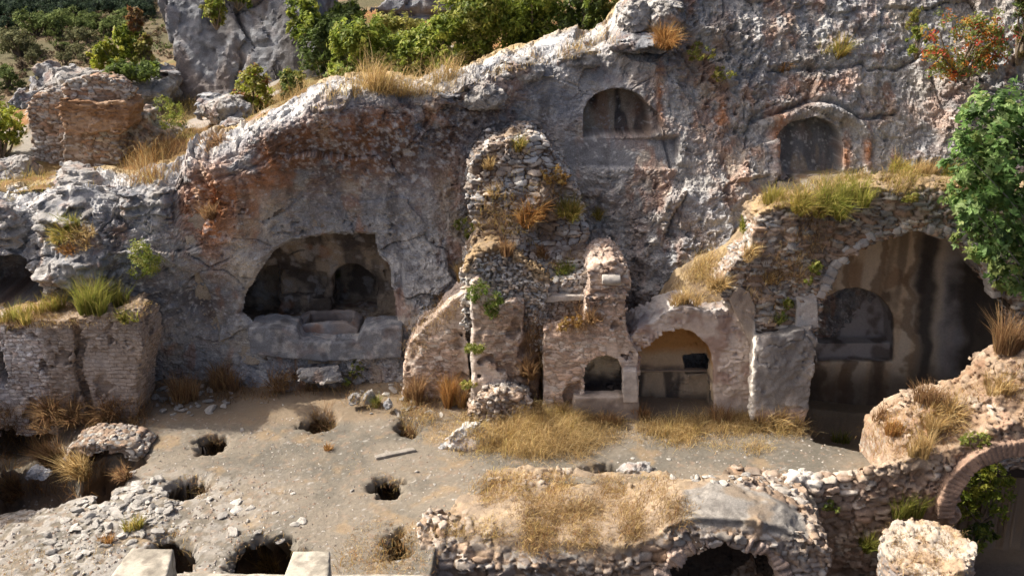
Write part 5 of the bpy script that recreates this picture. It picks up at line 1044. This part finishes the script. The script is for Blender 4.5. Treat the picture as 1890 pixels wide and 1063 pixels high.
field([(880,890),(920,872),(1100,872),(1260,885),(1275,925),(1240,985),(1000,1015),(930,1010),(900,985),(940,950),(880,930)], 3800, .15, P_STRAW + P_BROWN[:2], 8, 8, (.2, -.2, 0), ('ground', 'masonry_body'))
field([(800,960),(880,930),(930,960),(900,990),(800,985)], 250, .13, P_STRAW, 9, 6, (.2, 0, 0), ('ground', 'masonry_body'))
field([(1185,605),(1240,530),(1300,480),(1395,440),(1395,490),(1360,560),(1260,575)], 1500, .30, P_STRAW, 10, 7, (.3, -.2, 0), ('soil_bank', 'cliff_face'))
field([(1600,790),(1680,750),(1790,715),(1885,650),(1890,760),(1780,800),(1700,835),(1620,850)], 900, .13, P_STRAW + P_RUST, 11, 6, (.1, -.1, 0), ('rubble_ridge',))
field([(215,330),(230,300),(330,265),(332,335),(240,342)], 500, .7, P_STRAW + P_RUST, 12, 7, (.05, 0, 0), ('hillside', 'boulder', 'cliff_face'))
field([(0,335),(60,322),(215,330),(220,350),(0,372)], 350, .3, P_STRAW + P_YEL, 13, 6, (.05, 0, 0), ('hillside', 'cliff_face'))
field([(290,715),(430,700),(560,690),(700,690),(640,720),(500,735),(300,755)], 800, .30, P_BROWN, 14, 6, (.1, 0, 0), ('ground', 'cliff_face'))
field([(60,770),(270,765),(265,790),(60,790)], 300, .35, P_BROWN, 16, 6, (.1, 0, 0), ('ground',))
field([(0,800),(130,800),(260,840),(180,910),(0,920)], 500, .38, P_BROWN + P_RUST, 17, 5, (.1, 0, 0), ('ground',))
field([(530,110),(560,0),(720,-10),(700,60),(640,100)], 500, .35, P_RUST + P_STRAW, 18, 6, (.1, 0, 0), ('hillside',))
field([(330,265),(330,190),(460,175),(560,150),(600,180),(480,240),(440,275)], 900, .38, P_YEL + P_STRAW, 32, 7, (.1, 0, 0), ('hillside',))
field([(180,160),(330,120),(350,190),(300,300),(230,260)], 500, .35, P_YEL + P_STRAW, 33, 7, (.1, 0, 0), ('hillside',))
field([(440,220),(560,190),(560,160),(470,195)], 250, .4, P_STRAW, 19, 6, (.1, 0, 0), ('hillside', 'cliff_face'))
field([(1400,372),(1500,335),(1600,318),(1765,305),(1760,345),(1600,360),(1440,390)], 900, .25, P_YEL + P_STRAW, 20, 7, (0, -.3, 0))
field([(885,300),(950,262),(1010,300),(1060,400),(1060,500),(940,540),(880,520),(880,400)], 900, .24, P_STRAW + P_BROWN + P_YEL[:1], 21, 6, (0, -.4, 0), ('rubble_core',), -1)
field([(1330,520),(1395,430),(1500,370),(1540,420),(1500,480),(1420,600),(1345,560)], 600, .22, P_STRAW + P_BROWN, 22, 6, (0, -.4, 0), ('rubble_front',), -1)
field([(745,655),(800,580),(860,540),(862,560),(800,620),(750,680)], 110, .14, P_STRAW + P_BROWN, 23, 6, (-.1, -.3, 0), ('brick_face', 'cliff_face'), -1)
field([(1010,560),(1085,560),(1085,610),(1010,612)], 250, .25, P_BROWN, 24, 6, (-.1, -.3, 0), None, -1)
field([(250,590),(285,575),(285,740),(250,790)], 260, .2, P_BROWN, 34, 6, (.2, -.2, 0), ('brick_face',), -1)
field([(0,745),(270,735),(270,790),(0,790)], 400, .35, P_BROWN, 35, 6, (.1, -.2, 0), ('ground', 'brick_face'), -1)
field([(0,600),(80,560),(270,560),(280,580),(150,600)], 700, .17, P_STRAW + P_BROWN, 25, 7, (0, -.2, 0), ('brick_face',))
field([(640,820),(800,800),(800,1040),(640,960)], 160, .08, P_STRAW, 26, 6, (0, 0, 0), ('ground',))
field([(660,960),(790,960),(785,1055),(620,1055)], 500, .12, P_STRAW + P_RUST, 27, 6, (0, 0, 0), ('ground',))
field([(1640,975),(1780,980),(1770,1063),(1660,1050)], 420, .10, P_STRAW + P_BROWN, 28, 6, (0, 0, 0), ('pillar_stump',))
field([(968,560),(1004,600),(1004,760),(975,760),(970,640)], 220, .25, P_BROWN, 29, 6, (0, -.4, 0), None, -1)
field([(0,1010),(200,1000),(190,1063),(0,1063)], 120, .12, P_STRAW, 30, 6, (0, 0, 0), ('ground',))
field([(700,640),(745,600),(850,500),(860,540),(745,660)], 150, .18, P_BROWN + P_STRAW, 31, 6, (-.2, -.3, 0), ('cliff_face', 'brick_face'), -1)
for px, py, rx, ry, dp in HOLES[:8]:
    t_ = [(px + rx * 1.25 * math.cos(a), py + ry * 1.35 * math.sin(a)) for a in np.linspace(0, 2 * math.pi, 16)]
    field(t_, 110, .13, P_BROWN + P_STRAW, 40 + int(px), 5, (0, 0, 0), ('ground',), -1, .010, .05)
o = link_mesh('dry_grass', np.concatenate(GV), np.concatenate(GF), M_GRASS, None, np.concatenate(GC)); tag(o, kind='stuff')

# shrubs: leaf clumps through the crown's volume on branching stems
BG = [(0.208, 0.277, 0.045), (0.289, 0.35, 0.056), (0.161, 0.219, 0.038), (0.37, 0.394, 0.076)]
BO = [(0.353, 0.348, 0.094), (0.437, 0.406, 0.118), (0.252, 0.268, 0.07)]
BD = [(0.121, 0.167, 0.045), (0.164, 0.225, 0.061), (0.086, 0.125, 0.04)]
BY = [(0.324, 0.351, 0.042), (0.405, 0.403, 0.06), (0.216, 0.26, 0.036)]
BR = [(0.27, 0.284, 0.068), (0.189, 0.243, 0.054), (0.243, 0.27, 0.068), (0.162, 0.203, 0.047), (0.216, 0.257, 0.061), (0.297, 0.297, 0.081), (0.6, 0.203, 0.047), (0.594, 0.338, 0.068), (0.54, 0.108, 0.068)]
BB = [(.20, .13, .06), (.16, .13, .05), (.26, .17, .08)]
def shrub(label, cxp, byp, wp, hp_, Y, pal, n=3500, size=.05, seed=0, name='shrub', cat='bush', group=None, dep=.8, sway=None, part='crown'):
    b = atY(cxp, byp, Y); s = Y / CP / FPX * 1.0; s = np.linalg.norm(b - np.array(EYE)) / FPX; W, Hh = wp * s, hp_ * s; g = np.random.default_rng(seed + 50)
    t = thing(name, label, cat, b, group); E = []
    nb_ = 13
    for k in range(nb_):
        f = g.random() ** .8; E.append((g.uniform(-.36, .36) * W * (1 - .35 * f), g.uniform(-.3, .3) * W * dep, Hh * (.14 + .62 * f), W * g.uniform(.15, .25), W * dep * g.uniform(.15, .25), Hh * g.uniform(.16, .26)))
    V, F, c = leaves(E, n, size, pal, seed); o = link_mesh(part, V, F, M_LEAF if Y < 60 else M_FAR, t, c, False)
    V, F = stems(np.zeros(3), [e[:3] for e in E], .035 * max(.4, Hh / 1.5), seed); link_mesh('stem', V, F, M_BARK, t, np.tile(C(.20, .16, .12), (len(V), 1)))
    return t
CR = 'bushes along the crest'
for i, a in enumerate([
 ('bright green bush at the left end of the crest', 690, 150, 150, 115, 25.2, BG), ('low leafy green bush at the far left end of the crest', 640, 175, 90, 60, 24.8, BG), ('light green bush above the golden grass', 790, 152, 140, 130, 25.2, BG), ('tall olive bush in the middle of the crest', 880, 132, 150, 165, 25.2, BG[1:] + BO[:1]),
 ('broad green bush, tallest on the crest', 985, 105, 190, 150, 25.6, BG), ('dark green bush at the right of the crest', 1075, 88, 110, 130, 25.4, BD + BG[:1]), ('small yellow-green bush in front of the tall olive bush', 840, 150, 80, 70, 24.6, BG[1:] + BY[:1]), ('pale thin bush beside the high buttress', 1130, 70, 70, 90, 25.5, BO), ('olive bush behind the crest row', 740, 90, 110, 70, 28, BO)]):
    shrub(*a, n=int(a[3] * a[4] / 2.0), size=.06, seed=500 + i, group=CR)
GU = 'bushes in the gully behind the crest'
for i, a in enumerate([('dark bush filling the gully between the crags', 626, 130, 120, 100, 28.5, BD), ('rounded dark green bush at the upper gully', 640, 75, 90, 70, 31, BD + BG[:1]), ('drooping green bush on the side of the crag', 560, 75, 80, 90, 28.8, BG + BD[:1]), ('low green bush at the gully mouth', 640, 150, 70, 60, 27, BG), ('shaded bush at the foot of the crag', 545, 205, 60, 80, 27, BD + BO[:1])]):
    shrub(*a, n=int(a[3] * a[4] / 2.0), size=.075, seed=520 + i, group=GU)
shrub('yellow-green bush with reddish twigs below the crag', 474, 210, 84, 110, 26.8, BY + BO + [(.3, .14, .05)], 2800, .06, 530)
shrub('small shrub clinging high on the crag', 400, 55, 60, 80, 29.2, BG + BO, 1600, .06, 531)
shrub('thin green shrub on the upper right side of the crag', 440, 20, 60, 50, 29.4, BD + BG, 1000, .06, 532)
LG = 'bushes on the left slope'
for i, a in enumerate([('bright yellow-green round bush on the left slope', 205, 122, 62, 52, 29.6, BY), ('taller green bush right of the bright one', 242, 112, 56, 66, 30.2, BG + BY[:1]), ('olive bush touching the crag', 272, 116, 44, 50, 30.0, BO + BB[:1]), ('flat dark green creeper over the big smooth rock', 240, 150, 120, 36, 28.6, BG[:1] + BD), ('reddish dry bush at the corner of the crag', 255, 60, 36, 50, 30.5, BB + [(.3, .14, .06)])]):
    shrub(*a, n=int(a[3] * a[4] / 1.6), size=.075, seed=540 + i, group=LG)
shrub('bright green bush at the left frame edge', 2, 300, 90, 112, 25.6, BY + BG, 3600, .06, 550)
shrub('wild bush with red and orange autumn leaves on the cliff', 1772, 145, 165, 118, 22.1, BR, 4200, .045, 551, name='autumn_shrub', dep=.6)
shrub('small green shrub left of the red and orange bush', 1690, 110, 54, 60, 22.4, BG + BR[:2], 700, .045, 552)
shrub('dark shrub hanging at the upper right corner', 1880, 120, 56, 170, 22.2, BD + BB, 1800, .05, 553)
shrub('sunlit bush seen through the ruined arch', 1812, 965, 130, 130, 18.62, BY + BG, 3000, .05, 554, dep=.4)
shrub('darker low plant under the bush behind the arch', 1800, 1010, 90, 60, 18.6, BG + BD, 1200, .05, 555)

# the fig tree at the right edge
t = thing('fig_tree', 'large fig tree with broad bright green lobed leaves at the right edge', 'tree', atY(2080, 780, 17.9))
FE = []
for a, b, ra, rb in [(1815,225,52,44),(1850,200,60,40),(1785,300,44,46),(1850,290,80,60),(1800,345,52,44),(1812,440,48,40),(1850,400,66,60),(1850,470,50,34),(1900,330,70,80),(1910,440,70,60),(1930,240,70,60),(1980,350,90,110),(1990,220,80,70),(1790,380,34,30),(1825,260,60,50),(1880,500,60,40),(1950,500,70,60),(1770,270,24,26)]:
    c = atY(a, b, 17.7 + .4 * math.sin(a)); s = .0105; FE.append((c[0], c[1], c[2], ra * s, ra * s * .9, rb * s))
V, F, c = leaves(FE, 7400, .10, [(.165, .29, .085), (.22, .345, .11), (.12, .215, .06), (.30, .41, .15), (.08, .14, .045), (.24, .30, .09)], 560, per=15, upb=.9, clump=.125, fig=True)
unparent(link_mesh('crown', V, F, M_LEAF, t, c, False), t)
b = np.array(t.location); V, F = stems(b, [e[:3] for e in FE], .03, 561); unparent(link_mesh('trunk', V, F, M_BARK, t, np.tile(C(.26, .24, .21), (len(V), 1))), t)

# trees on the distant hillside
def far_tree_mesh(seed, pal):
    g = np.random.default_rng(seed); E = [(g.uniform(-.3, .3), g.uniform(-.3, .3), g.uniform(.25, .75), g.uniform(.18, .3), g.uniform(.18, .3), g.uniform(.14, .24)) for _ in range(11)]
    V, F, c = leaves(E, 1700, .045, pal, seed, per=20); o = link_mesh('crown', V, F, M_FAR, None, c, False)
    V, F = stems(np.zeros(3), [e[:3] for e in E], .03, seed); k = link_mesh('trunk', V, F, M_BARK, None, np.tile(C(.14, .11, .09), (len(V), 1))); me = (o.data, k.data)
    bpy.data.objects.remove(o); bpy.data.objects.remove(k); return me
FT = {'d': [far_tree_mesh(600 + i, [(.05, .08, .045), (.07, .105, .055), (.04, .06, .045)]) for i in range(3)], 'g': [far_tree_mesh(610 + i, [(.17, .215, .07), (.21, .25, .085), (.13, .17, .06)]) for i in range(2)], 'o': [far_tree_mesh(620 + i, [(.19, .195, .095), (.23, .22, .11), (.15, .16, .08)]) for i in range(2)], 'b': [far_tree_mesh(630, [(.15, .11, .075), (.19, .14, .09), (.11, .085, .06)])]}
LAB = {'d': 'dark evergreen tree of the wood on the distant hill', 'g': 'green round tree on the distant hill', 'o': 'olive grey tree on the dry distant slope', 'b': 'brown leafless bush on the distant slope'}
FG = {'d': 'dark trees of the distant wood', 'g': 'green trees on the distant hill', 'o': 'olive trees on the distant slope', 'b': 'brown bushes on the distant slope'}
def far_tree(k, px, py, wp, label=None):
    r = hit(px, py)
    if r is None or r[2].name != 'distant_hill': return
    s = np.linalg.norm(r[0] - np.array(EYE)) / FPX * wp; me = FT[k][int(px * 7 + py) % len(FT[k])]
    t = thing('far_tree' if k != 'b' else 'far_bush', label or LAB[k], 'tree' if k != 'b' else 'bush', r[0] - [0, 0, .05 * s], FG[k]); t.scale = (s, s, s * .9); t.rotation_euler.z = px
    for n_, m_ in zip(('crown', 'trunk'), me):
        o = bpy.data.objects.new(n_, m_); COL.objects.link(o); o.parent = t
for a in [('g', 65, 68, 62, 'green tree with a dark trunk standing alone, left on the distant hill'), ('g', 108, 68, 58, 'paler green tree right of the lone green tree on the distant hill'), ('d', 14, 66, 40, 'dark bush-like tree left of the lone green tree'), ('d', 30, 34, 36, 'dark tree above and left of the lone green tree'), ('g', 15, 165, 56, 'green tree at the left frame edge below the dry slope'), ('o', 40, 105, 60, 'wide sprawling olive tree on the dry slope'), ('g', 116, 97, 26, 'small yellow-green tree in the middle of the dry slope'), ('o', 165, 85, 40, 'olive tree left of the yellow-green bush'), ('g', 165, 52, 40, 'green tree under the edge of the dark wood'), ('g', 198, 50, 22, 'small green tree near the top right of the dry slope')]: far_tree(*a)
g = random.Random(5)
for y_ in (-6, 4, 14, 24, 34):
    for k in range(38): far_tree('d', g.uniform(-140, 275), y_ + g.uniform(-4, 4), g.uniform(26, 44))
for k in range(26): far_tree('o', g.uniform(0, 260), g.uniform(60, 200), g.uniform(22, 42))
for k in range(12): far_tree('g', g.uniform(100, 250), g.uniform(40, 75), g.uniform(26, 44))
for k in range(22): far_tree('b', g.uniform(0, 260), g.uniform(40, 180), g.uniform(14, 28))

# low scrub between the far trees
def scrub():
    Vs, Cs = [], []; gg = np.random.default_rng(77)
    for k in range(3400):
        px, py = gg.uniform(-420, 330), gg.uniform(10, 330); r = hit(px, py)
        if r is None or r[2].name != 'distant_hill': continue
        s = np.linalg.norm(r[0] - np.array(EYE)) / FPX * gg.uniform(5, 13); V, F, c = leaves([(0, 0, .3, .6, .6, .4)], 60, .16, [[(.18, .165, .08), (.22, .18, .10), (.13, .12, .06)], [(.24, .17, .11), (.19, .14, .09)], [(.17, .195, .07), (.13, .16, .055)]][k % 3], 7000 + k, per=12)
        Vs.append(V * s + r[0]); Cs.append(c)
    V = np.concatenate(Vs); tag(link_mesh('distant_scrub', V, np.arange(len(V)).reshape(-1, 4), M_FAR, None, np.concatenate(Cs), False), kind='stuff')
scrub()
